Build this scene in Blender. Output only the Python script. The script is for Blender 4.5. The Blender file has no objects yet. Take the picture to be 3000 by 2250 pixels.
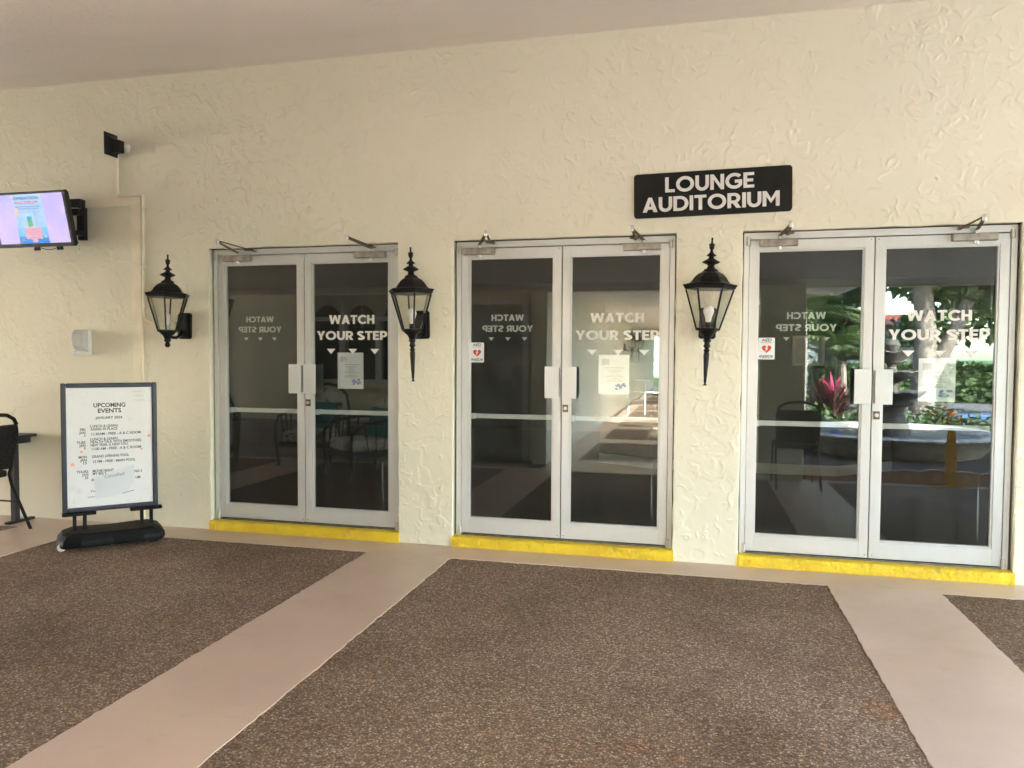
import bpy, bmesh, math, random
import numpy as np
from mathutils import Vector, Matrix
R = math.radians
random.seed(7)
sc = bpy.context.scene
C = sc.collection

# ------------------------------------------------------------------ camera
cam_d = bpy.data.cameras.new("camera"); cam = bpy.data.objects.new("camera", cam_d); C.objects.link(cam)
cam_d.sensor_width = 36; cam_d.lens = 26.347; cam_d.clip_start = .05; cam_d.clip_end = 2000
_yaw, _pit, _rol = -0.2403, -0.0387, 0.0051
_f = Vector((math.sin(_yaw)*math.cos(_pit), math.cos(_yaw)*math.cos(_pit), math.sin(_pit)))
_r = _f.cross(Vector((0, 0, 1))).normalized(); _u = _r.cross(_f)
_r2 = math.cos(_rol)*_r+math.sin(_rol)*_u; _u2 = -math.sin(_rol)*_r+math.cos(_rol)*_u
cam.matrix_world = Matrix(((_r2.x, _u2.x, -_f.x, .0849), (_r2.y, _u2.y, -_f.y, -5.255), (_r2.z, _u2.z, -_f.z, 1.423), (0, 0, 0, 1)))
sc.camera = cam
# ------------------------------------------------------------------ sky, sun, exposure
SUN_EL, SUN_AZ = 27.0, 38.0          # azimuth clockwise from +Y
w = bpy.data.worlds.new("World"); sc.world = w; w.use_nodes = True
nt = w.node_tree; nt.nodes.clear()
sky = nt.nodes.new("ShaderNodeTexSky"); sky.sky_type = 'NISHITA'; sky.sun_disc = False
sky.sun_elevation = R(SUN_EL); sky.sun_rotation = R(SUN_AZ); sky.dust_density = 1.5; sky.air_density = 1.0
bg = nt.nodes.new("ShaderNodeBackground"); bg.inputs[1].default_value = .15
wo = nt.nodes.new("ShaderNodeOutputWorld")
nt.links.new(sky.outputs[0], bg.inputs[0]); nt.links.new(bg.outputs[0], wo.inputs[0])
sd = bpy.data.lights.new("sun", 'SUN'); sd.energy = 2.6; sd.angle = R(.53); sd.color = (1, .95, .87)
sun = bpy.data.objects.new("sun", sd); C.objects.link(sun)
_s = Vector((math.cos(R(SUN_EL))*math.sin(R(SUN_AZ)), math.cos(R(SUN_EL))*math.cos(R(SUN_AZ)), math.sin(R(SUN_EL))))
sun.rotation_euler = _s.to_track_quat('Z', 'Y').to_euler(); sun.location = (20, 15, 25)
sc.view_settings.view_transform = 'Standard'; sc.view_settings.look = 'None'
sc.view_settings.exposure = 5.14; sc.view_settings.gamma = 1
cy = sc.cycles
cy.use_denoising = True
try: cy.denoiser = 'OPENIMAGEDENOISE'
except Exception: pass
cy.max_bounces = 7; cy.diffuse_bounces = 5; cy.glossy_bounces = 4; cy.transmission_bounces = 6; cy.transparent_max_bounces = 24
cy.caustics_reflective = False; cy.caustics_refractive = False; cy.sample_clamp_indirect = 12
cy.use_adaptive_sampling = False

# ------------------------------------------------------------------ materials
M = {}
def nodes(name):
    m = bpy.data.materials.new(name); m.use_nodes = True; t = m.node_tree
    b = t.nodes["Principled BSDF"]; M[name] = m
    return m, t, b
def N(t, kind, **kw):
    n = t.nodes.new("ShaderNode"+kind)
    for k, v in kw.items():
        if k.startswith("i_"): n.inputs[k[2:].replace("_", " ")].default_value = v
        else: setattr(n, k, v)
    return n
def L(t, a, b): t.links.new(a, b)
def math_n(t, op, a, b=None, c=None, clamp=False):
    n = t.nodes.new("ShaderNodeMath"); n.operation = op; n.use_clamp = clamp
    for i, x in enumerate((a, b, c)):
        if x is None: continue
        if isinstance(x, (int, float)): n.inputs[i].default_value = x
        else: t.links.new(x, n.inputs[i])
    return n.outputs[0]
def mixc(t, fac, a, b, mode='MIX'):
    n = t.nodes.new("ShaderNodeMix"); n.data_type = 'RGBA'; n.blend_type = mode
    for i, x in ((0, fac), (6, a), (7, b)):
        if isinstance(x, (int, float)): n.inputs[i].default_value = x
        elif isinstance(x, tuple): n.inputs[i].default_value = (*x[:3], 1)
        else: t.links.new(x, n.inputs[i])
    return n.outputs[2]
def smooth(t, x, lo, hi):
    n = t.nodes.new("ShaderNodeMapRange"); n.interpolation_type = 'SMOOTHSTEP'
    n.inputs[1].default_value = lo; n.inputs[2].default_value = hi
    t.links.new(x, n.inputs[0]); return n.outputs[0]
def coord(t, scale=None):
    c = t.nodes.new("ShaderNodeTexCoord").outputs["Object"]
    if scale:
        m = t.nodes.new("ShaderNodeMapping"); m.inputs["Scale"].default_value = scale; t.links.new(c, m.inputs[0]); c = m.outputs[0]
    return c
def noise(t, c, scale, detail=3, rough=.5, dist=0):
    n = N(t, "TexNoise"); n.inputs["Scale"].default_value = scale; n.inputs["Detail"].default_value = detail
    n.inputs["Roughness"].default_value = rough; n.inputs["Distortion"].default_value = dist
    t.links.new(c, n.inputs["Vector"]); return n.outputs[0]
def bump(t, b, h, strength, dist):
    n = N(t, "Bump"); n.inputs["Strength"].default_value = strength; n.inputs["Distance"].default_value = dist
    t.links.new(h, n.inputs["Height"]); t.links.new(n.outputs[0], b.inputs["Normal"])
def mat(name, col, rough=.6, metal=0., var=.12, vs=6., bmp=0., bs=80., spec=.5, emit=0., stretch=None, alt=None):
    m, t, b = nodes(name)
    c = coord(t, stretch)
    n = noise(t, c, vs, 4)
    f = smooth(t, n, .3, .7)
    lo = tuple(x*(1-var) for x in col); hi = alt or tuple(min(1, x*(1+var)) for x in col)
    o = mixc(t, f, lo, hi)
    L(t, o, b.inputs["Base Color"])
    b.inputs["Roughness"].default_value = rough; b.inputs["Metallic"].default_value = metal
    b.inputs["Specular IOR Level"].default_value = spec
    if bmp: bump(t, b, noise(t, c, bs, 3), .6, bmp)
    if emit:
        L(t, o, b.inputs["Emission Color"]); b.inputs["Emission Strength"].default_value = emit
        t.links.remove(b.inputs["Base Color"].links[0]); b.inputs["Base Color"].default_value = (.02, .02, .02, 1)
    return m

def make_stucco(name, col, dirt=.5, grime=(.55, .45, .28), bscale=0., bamp=0.):
    m, t, b = nodes(name); c = coord(t)
    g = smooth(t, noise(t, c, 1.1, 6, .6), .45, .75)
    g2 = smooth(t, noise(t, coord(t, (5, 5, .6)), 2.2, 5, .65), .55, .8)
    o = mixc(t, math_n(t, 'MULTIPLY', g, .16*dirt), col, grime)
    o = mixc(t, math_n(t, 'MULTIPLY', g2, .14*dirt), o, grime)
    L(t, o, b.inputs["Base Color"]); b.inputs["Roughness"].default_value = .5; b.inputs["Specular IOR Level"].default_value = .4
    if bamp: bump(t, b, noise(t, c, bscale, 4, .6, .8), 1., bamp)
    return m
make_stucco('cream_stucco', (.83, .797, .66))
make_stucco('bumped_stucco', (.83, .797, .66), .5, (.55, .45, .28), 9., .012)  # same cream as the facade, with bump in place of modelled relief
make_stucco('ceiling_plaster', (.90, .835, .79), .6, (.45, .38, .3), 34., .0035)

def make_pebble():
    m, t, b = nodes('pebble_epoxy'); c = coord(t)
    v = N(t, "TexVoronoi"); v.inputs["Scale"].default_value = 112; v.inputs["Randomness"].default_value = 1; L(t, c, v.inputs["Vector"])
    sep = N(t, "SeparateColor"); L(t, v.outputs["Color"], sep.inputs[0])
    ra = N(t, "ValToRGB"); ra.color_ramp.interpolation = 'CONSTANT'
    stops = [(0, (.22, .150, .104)), (.2, (.31, .215, .150)), (.38, (.40, .290, .206)), (.55, (.48, .360, .263)), (.70, (.35, .272, .215)), (.80, (.60, .478, .372)), (.91, (.46, .26, .13)), (.96, (.70, .60, .49))]
    e = ra.color_ramp.elements
    e[0].position = 0; e[0].color = (*stops[0][1], 1); e[1].position = stops[1][0]; e[1].color = (*stops[1][1], 1)
    for p, col in stops[2:]:
        k = e.new(p); k.color = (*col, 1)
    L(t, sep.outputs[0], ra.inputs[0])
    gap = smooth(t, v.outputs["Distance"], .25, .62)
    o = mixc(t, math_n(t, 'MULTIPLY', gap, .65), ra.outputs[0], (.13, .09, .065))
    big = smooth(t, noise(t, c, .8, 7, .65), .38, .68)
    o = mixc(t, math_n(t, 'MULTIPLY', big, .75), o, mixc(t, 1., o, (.60, .56, .53), 'MULTIPLY'))
    rust = smooth(t, noise(t, c, 1.3, 6, .7), .56, .74)
    o = mixc(t, math_n(t, 'MULTIPLY', rust, .6), o, mixc(t, 1., o, (1.35, .8, .5), 'MULTIPLY'))
    L(t, o, b.inputs["Base Color"]); b.inputs["Roughness"].default_value = .75; b.inputs["Specular IOR Level"].default_value = .12
    h = math_n(t, 'MULTIPLY', v.outputs["Distance"], -1.)
    bump(t, b, h, .9, .005)
make_pebble()

def make_beige():
    m, t, b = nodes('beige_floor_paint'); c = coord(t)
    g = smooth(t, noise(t, c, 1.3, 6, .6), .35, .75); d = smooth(t, noise(t, c, 9, 5, .7), .55, .8)
    s = smooth(t, noise(t, coord(t, (1, 3, 1)), 4, 5, .7), .6, .8)
    o = mixc(t, g, (.66, .50, .40), (.60, .455, .36))
    o = mixc(t, math_n(t, 'MULTIPLY', d, .25), o, (.36, .27, .2))
    o = mixc(t, math_n(t, 'MULTIPLY', s, .3), o, (.42, .32, .26))
    L(t, o, b.inputs["Base Color"]); b.inputs["Specular IOR Level"].default_value = .45
    rr = N(t, "MapRange"); rr.inputs[3].default_value = .28; rr.inputs[4].default_value = .5; L(t, g, rr.inputs[0]); L(t, rr.outputs[0], b.inputs["Roughness"])
    h = math_n(t, 'ADD', noise(t, c, 4, 3), math_n(t, 'MULTIPLY', noise(t, c, 150, 2), .05))
    bump(t, b, h, .5, .004)
make_beige()

def make_yellow():
    m, t, b = nodes('yellow_step_paint'); c = coord(t)
    h = math_n(t, 'ADD', noise(t, c, 18, 5, .6, .6), math_n(t, 'MULTIPLY', noise(t, c, 70, 3), .3))
    chip = smooth(t, noise(t, c, 15, 6, .75), .64, .68)
    g = smooth(t, noise(t, c, 6, 5), .35, .75)
    o = mixc(t, g, (.90, .66, .03), (.80, .54, .025))
    o = mixc(t, math_n(t, 'MULTIPLY', smooth(t, noise(t, c, 26, 4), .6, .8), .35), o, (.55, .33, .03))
    o = mixc(t, math_n(t, 'MULTIPLY', chip, .6), o, (.62, .5, .3))
    o = mixc(t, math_n(t, 'MULTIPLY', smooth(t, noise(t, c, 4, 7, .75), .56, .72), .45), o, (.36, .24, .05))
    L(t, o, b.inputs["Base Color"]); b.inputs["Roughness"].default_value = .5
    bump(t, b, h, 1., .022)
make_yellow()

def make_alu():
    m, t, b = nodes('satin_aluminium'); c = coord(t)
    s = noise(t, coord(t, (60, 60, 1.2)), 3, 3)
    g = smooth(t, noise(t, c, 2.3, 6, .65), .4, .75)
    o = mixc(t, s, (.66, .67, .68), (.73, .74, .75))
    o = mixc(t, math_n(t, 'MULTIPLY', g, .22), o, (.5, .44, .36))
    L(t, o, b.inputs["Base Color"]); b.inputs["Metallic"].default_value = .3; b.inputs["Roughness"].default_value = .42
    bump(t, b, s, .08, .002)
make_alu()

def make_glass(name, ior, tint, drips=False, gcol=(1, 1, 1)):
    m = bpy.data.materials.new(name); m.use_nodes = True; t = m.node_tree; t.nodes.clear(); M[name] = m
    out = N(t, "OutputMaterial"); mx = N(t, "MixShader"); tr = N(t, "BsdfTransparent"); gl = N(t, "BsdfGlossy"); fr = N(t, "Fresnel"); ge = N(t, "NewGeometry")
    tr.inputs[0].default_value = (*tint, 1); gl.inputs["Roughness"].default_value = 0; gl.inputs["Color"].default_value = (*gcol, 1)
    io = N(t, "MapRange"); io.inputs[3].default_value = ior; io.inputs[4].default_value = 1/ior; L(t, ge.outputs["Backfacing"], io.inputs[0]); L(t, io.outputs[0], fr.inputs[0])
    L(t, fr.outputs[0], mx.inputs[0]); L(t, tr.outputs[0], mx.inputs[1]); L(t, gl.outputs[0], mx.inputs[2])
    res = mx.outputs[0]
    c = coord(t)
    w_ = N(t, "Bump"); w_.inputs["Strength"].default_value = .05; w_.inputs["Distance"].default_value = .002
    L(t, noise(t, c, 1.6, 1), w_.inputs["Height"]); L(t, w_.outputs[0], gl.inputs["Normal"]) if drips else None
    if drips:      # dust and dried runs, thickened into a painted grey haze over the pane
        df = N(t, "BsdfDiffuse"); df.inputs[0].default_value = (.62, .66, .66, 1)
        run = smooth(t, noise(t, coord(t, (1, 1, .035)), 34, 2), .66, .74)
        run = math_n(t, 'MULTIPLY', run, smooth(t, noise(t, coord(t, (1, 1, .5)), 3.1, 3), .50, .66))
        film_haze = math_n(t, 'ADD', math_n(t, 'MULTIPLY', run, .20), math_n(t, 'MULTIPLY', smooth(t, noise(t, c, 5, 6, .7), .3, .8), .025))
        m2 = N(t, "MixShader"); L(t, film_haze, m2.inputs[0]); L(t, res, m2.inputs[1]); L(t, df.outputs[0], m2.inputs[2]); res = m2.outputs[0]
    L(t, res, out.inputs[0])
make_glass('door_glass', 1.68, (.92, .93, .92), True, (.88, .98, .98))
make_glass('lantern_glass', 1.45, (.96, .96, .94))

mat('white_vinyl', (.80, .79, .77), .5, var=.04)
mat('inner_vinyl', (.62, .65, .62), .6, var=.05)
mat('sign_black', (.012, .013, .012), .45, var=.2, bmp=.0006, bs=300, spec=.22)
mat('sign_white', (.78, .77, .75), .5, var=.05)
mat('lantern_black', (.007, .007, .007), .4, .0, var=.4, vs=14, bmp=.0015, bs=70, spec=.22)
mat('bulb_white', (.85, .85, .86), .35, var=.03)
mat('socket_white', (.6, .6, .6), .5)
mat('dark_gasket', (.02, .02, .02), .7)
mat('threshold_metal', (.22, .2, .17), .5, .5, var=.3, vs=20)
mat('closer_body', (.34, .31, .275), .5, .35, var=.3, vs=16)
mat('closer_arm', (.17, .12, .085), .5, .6, var=.4, vs=30)
mat('steel', (.6, .58, .55), .35, .8, var=.15, vs=30)
mat('lock_bronze', (.16, .12, .08), .45, .7)
mat('paper_white', (.84, .87, .91), .7, var=.03, vs=3)
mat('print_grey', (.24, .25, .27), .8)
mat('print_faint', (.55, .55, .54), .8)
mat('print_pale', (.70, .68, .64), .8)
mat('print_blue', (.14, .22, .42), .8, var=.3, vs=30)
mat('print_purple', (.28, .28, .55), .8, var=.3, vs=30)
mat('print_ink', (.035, .035, .04), .7)
mat('aed_red', (.72, .045, .03), .6)
mat('slip_white', (.75, .77, .83), .6, var=.03)
mat('poster_white', (.84, .84, .87), .35, var=.03, vs=2)
mat('star_orange', (.85, .42, .24), .6)
mat('poster_ink', (.07, .075, .085), .6)
mat('easel_frame', (.035, .04, .055), .38, .35, var=.2)
mat('easel_base', (.009, .009, .010), .5, var=.3, bmp=.001, bs=200, spec=.12)
mat('chair_black', (.018, .017, .02), .55, var=.3, vs=30, spec=.22)
mat('chair_fabric', (.032, .03, .034), .85, var=.35, vs=60, bmp=.001, bs=400, spec=.22)
mat('table_black', (.03, .03, .035), .45, var=.2)
mat('trim_paint', (.88, .81, .66), .5, var=.06, bmp=.001, bs=60)
mat('conduit_paint', (.88, .82, .68), .45, var=.08)
mat('dispenser_white', (.78, .79, .79), .35, var=.05)
mat('dispenser_grey', (.60, .61, .61), .3, var=.08)
mat('tv_black', (.012, .012, .013), .3, var=.2)
mat('cable_white', (.75, .74, .72), .5)
mat('flood_black', (.016, .016, .016), .5, var=.3, spec=.22)
mat('base_white', (.72, .68, .62), .5, var=.2, vs=20)
# screen colours: the panel gives off light
E_ = .34
mat('screen_lilac', (.60, .46, .76), .3, var=.0, vs=2.4, emit=.036, alt=(.36, .36, .72))
for nm, col in dict(screen_flyer=(.42, .66, 1.), screen_blue=(.02, .27, .85), screen_sky=(.2, .55, .98), screen_navy=(.04, .05, .22), screen_red=(.75, .05, .06), screen_pink=(.80, .42, .56), screen_green=(.18, .48, .16), screen_teal=(.03, .42, .62), screen_grey=(.28, .33, .38), screen_rose=(.42, .1, .2), screen_lime=(.45, .8, .35), screen_peach=(.9, .6, .5)).items():
    mat(nm, col, .3, var=.05, emit=.029)
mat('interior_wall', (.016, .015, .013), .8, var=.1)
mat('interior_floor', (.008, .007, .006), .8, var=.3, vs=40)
mat('baseboard_white', (.62, .64, .62), .5, var=.04)
mat('asphalt', (.16, .16, .17), .9, var=.2, vs=8, bmp=.004, bs=120)
mat('pale_paving', (.38, .345, .30), .85, var=.12, vs=3, bmp=.002)
mat('pale_concrete', (.56, .52, .46), .85, var=.1, vs=3, bmp=.002)
mat('grass_green', (.075, .16, .03), .9, var=.4, vs=14, bmp=.02, bs=60)
mat('mulch_brown', (.06, .04, .028), .95, var=.5, vs=40, bmp=.02, bs=60)
mat('edging_peach', (.52, .34, .25), .8, var=.2, vs=12, bmp=.003)
mat('fountain_concrete', (.50, .46, .39), .8, var=.25, vs=7, bmp=.004, bs=40)
mat('fountain_dark', (.10, .09, .08), .8, var=.4, vs=14, bmp=.006, bs=50)
mat('water', (.13, .14, .13), .3, var=.2, vs=5, bmp=.006, bs=14, spec=.03)
mat('caution_yellow', (.62, .33, .03), .7, var=.2, vs=20)
mat('curb_blue', (.04, .11, .32), .6, var=.2)
mat('bark', (.19, .165, .14), .9, var=.45, vs=11, bmp=.02, bs=22)
mat('house_white', (.78, .77, .74), .8, var=.06, bmp=.003)
mat('roof_tile', (.50, .11, .055), .75, var=.25, vs=9)
mat('window_dark', (.03, .035, .04), .15, var=.2)
mat('frame_white', (.72, .74, .74), .5, var=.05)
mat('door_grey', (.42, .42, .40), .5, var=.08)
mat('floor_tile', (.36, .30, .25), .5, var=.12, vs=9)
mat('ledge_mauve', (.36, .31, .30), .7, var=.12)
mat('rattan', (.06, .035, .022), .5, var=.3, vs=30)
mat('teal_cushion', (.09, .30, .34), .85, var=.12, vs=20, bmp=.002)
mat('chrome', (.25, .25, .25), .4, .6)
def make_floral():
    m, t, b = nodes('floral_fabric'); c = coord(t)
    v = N(t, "TexVoronoi"); v.inputs["Scale"].default_value = 14; L(t, c, v.inputs["Vector"])
    f = smooth(t, noise(t, c, 22, 3, .6, 1.2), .42, .58)
    o = mixc(t, f, (.2, .18, .14), (.88, .72, .62)); o = mixc(t, smooth(t, v.outputs["Distance"], .2, .5), o, (.8, .76, .68))
    o = mixc(t, smooth(t, noise(t, c, 9, 3), .56, .64), o, (.2, .22, .14))
    L(t, o, b.inputs["Base Color"]); b.inputs["Roughness"].default_value = .9
make_floral()
def make_leaf(name, a, b_, trans=.25, sc_=4.):
    m, t, b = nodes(name); c = coord(t)
    o = mixc(t, smooth(t, noise(t, c, sc_, 3), .3, .7), a, b_)
    L(t, o, b.inputs["Base Color"]); b.inputs["Roughness"].default_value = .5
    tl = N(t, "BsdfTranslucent"); L(t, mixc(t, 1., o, (1.1, 1.12, .75), 'MULTIPLY'), tl.inputs[0])
    mx = N(t, "MixShader"); mx.inputs[0].default_value = trans
    L(t, b.outputs[0], mx.inputs[1]); L(t, tl.outputs[0], mx.inputs[2]); L(t, mx.outputs[0], t.nodes["Material Output"].inputs[0])
make_leaf('leaf_tree', (.045, .085, .028), (.115, .175, .05))
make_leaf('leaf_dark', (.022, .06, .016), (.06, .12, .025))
make_leaf('leaf_hedge', (.04, .08, .025), (.09, .15, .045))
make_leaf('leaf_palm', (.065, .11, .04), (.14, .18, .075))
make_leaf('leaf_cordyline', (.06, .025, .03), (.13, .06, .045))
make_leaf('leaf_pink', (.42, .02, .10), (.6, .06, .17), .25)
make_leaf('leaf_croton', (.32, .06, .02), (.12, .16, .03))

# ------------------------------------------------------------------ mesh helpers
class MB:
    def __init__(s): s.v = []; s.f = []
    def add(s, vs, fs):
        o = len(s.v); s.v += [tuple(map(float, v)) for v in vs]; s.f += [tuple(i+o for i in f) for f in fs]; return s
    def box(s, x0, x1, y0, y1, z0, z1):
        return s.add([(x0, y0, z0), (x1, y0, z0), (x1, y1, z0), (x0, y1, z0), (x0, y0, z1), (x1, y0, z1), (x1, y1, z1), (x0, y1, z1)],
                     [(3, 2, 1, 0), (4, 5, 6, 7), (0, 1, 5, 4), (1, 2, 6, 5), (2, 3, 7, 6), (3, 0, 4, 7)])
    def prism(s, poly, a0, a1, ax='y'):
        n = len(poly)
        def P(p, a): return {'y': (p[0], a, p[1]), 'z': (p[0], p[1], a), 'x': (a, p[0], p[1])}[ax]
        vs = [P(p, a0) for p in poly]+[P(p, a1) for p in poly]
        fs = [tuple(range(n)), tuple(range(2*n-1, n-1, -1))]+[(i, i+n, (i+1) % n+n, (i+1) % n) for i in range(n)]
        return s.add(vs, fs)
    def lathe(s, prof, n=24, c=(0, 0, 0), ph=0., caps=True):
        vs = []; fs = []
        for r, z in prof:
            for k in range(n):
                a = ph+2*math.pi*k/n; vs.append((c[0]+r*math.cos(a), c[1]+r*math.sin(a), c[2]+z))
        for j in range(len(prof)-1):
            for k in range(n):
                a, b = j*n+k, j*n+(k+1) % n; fs.append((a, b, b+n, a+n))
        if caps: fs.append(tuple(range(n-1, -1, -1))); fs.append(tuple((len(prof)-1)*n+k for k in range(n)))
        return s.add(vs, fs)
    def tube(s, path, r, n=8):
        path = [Vector(p) for p in path]; m = len(path)
        rs = r if isinstance(r, (list, tuple)) else [r]*m
        d0 = (path[1]-path[0]).normalized(); up = Vector((0, 0, 1)) if abs(d0.z) < .9 else Vector((1, 0, 0))
        a = d0.cross(up).normalized(); vs = []; fs = []
        for i, p in enumerate(path):
            d = (path[min(i+1, m-1)]-path[max(i-1, 0)]).normalized()
            a = (a-d*a.dot(d)).normalized(); b = d.cross(a)
            for k in range(n):
                t = 2*math.pi*k/n; q = p+(a*math.cos(t)+b*math.sin(t))*rs[i]; vs.append(tuple(q))
        for j in range(m-1):
            for k in range(n):
                x, y = j*n+k, j*n+(k+1) % n; fs.append((x, y, y+n, x+n))
        fs.append(tuple(range(n-1, -1, -1))); fs.append(tuple((m-1)*n+k for k in range(n)))
        return s.add(vs, fs)
    def bar(s, p0, p1, w_, h):          # flat bar between two points, w_ horizontal, h vertical
        p0, p1 = Vector(p0), Vector(p1); d = (p1-p0).normalized(); sd_ = d.cross(Vector((0, 0, 1)))
        sd_ = sd_.normalized() if sd_.length > 1e-4 else Vector((1, 0, 0)); up = sd_.cross(d)
        vs = [p+sd_*(a*w_/2)+up*(b*h/2) for p in (p0, p1) for a, b in ((-1, -1), (1, -1), (1, 1), (-1, 1))]
        return s.add(vs, [(0, 1, 2, 3), (7, 6, 5, 4), (0, 4, 5, 1), (1, 5, 6, 2), (2, 6, 7, 3), (3, 7, 4, 0)])
    def build(s, name, m, parent=None, smooth=False, bevel=0., seg=2):
        me = bpy.data.meshes.new(name); me.from_pydata(s.v, [], s.f)
        bm = bmesh.new(); bm.from_mesh(me); bmesh.ops.recalc_face_normals(bm, faces=bm.faces)
        if bevel:
            es = [e for e in bm.edges if len(e.link_faces) == 2 and e.calc_face_angle(0) > .6]
            bmesh.ops.bevel(bm, geom=es, offset=bevel, segments=seg, affect='EDGES', profile=.6, clamp_overlap=True)
        bm.to_mesh(me); bm.free()
        me.materials.append(M[m])
        if smooth:
            me.polygons.foreach_set("use_smooth", [True]*len(me.polygons)); me.set_sharp_from_angle(angle=R(38))
        return link(name, me, parent)
def link(name, me, parent=None):
    o = bpy.data.objects.new(name, me); C.objects.link(o)
    if parent is not None: o.parent = parent
    return o
def tag(o, label, cat, group=None):
    o["label"] = label; o["category"] = cat
    if group: o["group"] = group
    return o
def thing(name, label, cat, loc=(0, 0, 0), rz=0., group=None):
    o = bpy.data.objects.new(name, None); C.objects.link(o); o.location = loc; o.rotation_euler = (0, 0, rz); o.empty_display_size = .1
    return tag(o, label, cat, group)
def kind(o, k): o["kind"] = k; return o
def dup(root, loc, rz=None, label=None, group=None):
    r = root.copy(); C.objects.link(r); r.location = loc
    if rz is not None: r.rotation_euler = (0, 0, rz)
    if label: r["label"] = label
    if group: r["group"] = group
    for ch in list(root.children):
        c = ch.copy(); C.objects.link(c); c.parent = r
        for g in list(ch.children):
            d = g.copy(); C.objects.link(d); d.parent = c
    return r
_tc = {}
def text_geo(s, bold=0., extrude=0.):
    k = (s, bold, extrude)
    if k in _tc: return _tc[k]
    cu = bpy.data.curves.new("t", 'FONT'); cu.body = s; cu.size = 1; cu.offset = bold; cu.extrude = extrude; cu.resolution_u = 3
    o = bpy.data.objects.new("t", cu); C.objects.link(o); bpy.context.view_layer.update()
    me = bpy.data.meshes.new_from_object(o.evaluated_get(bpy.context.evaluated_depsgraph_get()))
    v = np.array([tuple(x.co) for x in me.vertices]); f = [tuple(p.vertices) for p in me.polygons]
    bpy.data.objects.remove(o); bpy.data.curves.remove(cu); bpy.data.meshes.remove(me)
    _tc[k] = (v, f); return _tc[k]
def text(s, parent, m, x0, x1, zb, cap, y, bold=.012, ext=0., mirror=False, name='lettering', rot=0., left=None):
    """words standing in the x-z plane facing -y; x0..x1 fixes the width, or left= with natural width"""
    v, f = text_geo(s, bold, ext/max(cap, 1e-4)*.73 if ext else 0.)
    mn, mx = v.min(0), v.max(0); k = cap/.73
    X = (v[:, 0]-mn[0]); wd = mx[0]-mn[0]
    if left is not None: X = X*k+left; c0 = left
    else: X = X/wd*(x1-x0)+x0
    Z = v[:, 1]*k+zb; Y = y-v[:, 2]*k
    if mirror: X = (x0+x1)-X
    if rot:
        cx, cz = X.min(), zb; dx, dz = X-cx, Z-cz; X = cx+dx*math.cos(rot)-dz*math.sin(rot); Z = cz+dx*math.sin(rot)+dz*math.cos(rot)
    b = MB(); b.add(list(zip(X, Y, Z)), f); return b.build(name, m, parent)
def _arc(cx, cy, rx, ry, a0, a1, n=14): return [(cx+rx*math.cos(R(a0+(a1-a0)*i/n)), cy+ry*math.sin(R(a0+(a1-a0)*i/n))) for i in range(n+1)]
def _stroke(p, w_):
    l, r = [], []
    for i in range(len(p)):
        a = Vector(p[max(i-1, 0)]); b = Vector(p[min(i+1, len(p)-1)]); c = Vector(p[i])
        d1 = (c-a).normalized() if i else (b-c).normalized(); d2 = (b-c).normalized() if i < len(p)-1 else d1
        n = Vector((-(d1.y+d2.y), d1.x+d2.x)).normalized(); k = w_/2/max(.5, n.dot(Vector((-d1.y, d1.x)))); l.append(tuple(c+n*k)); r.append(tuple(c-n*k))
    return l+r[::-1]
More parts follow.
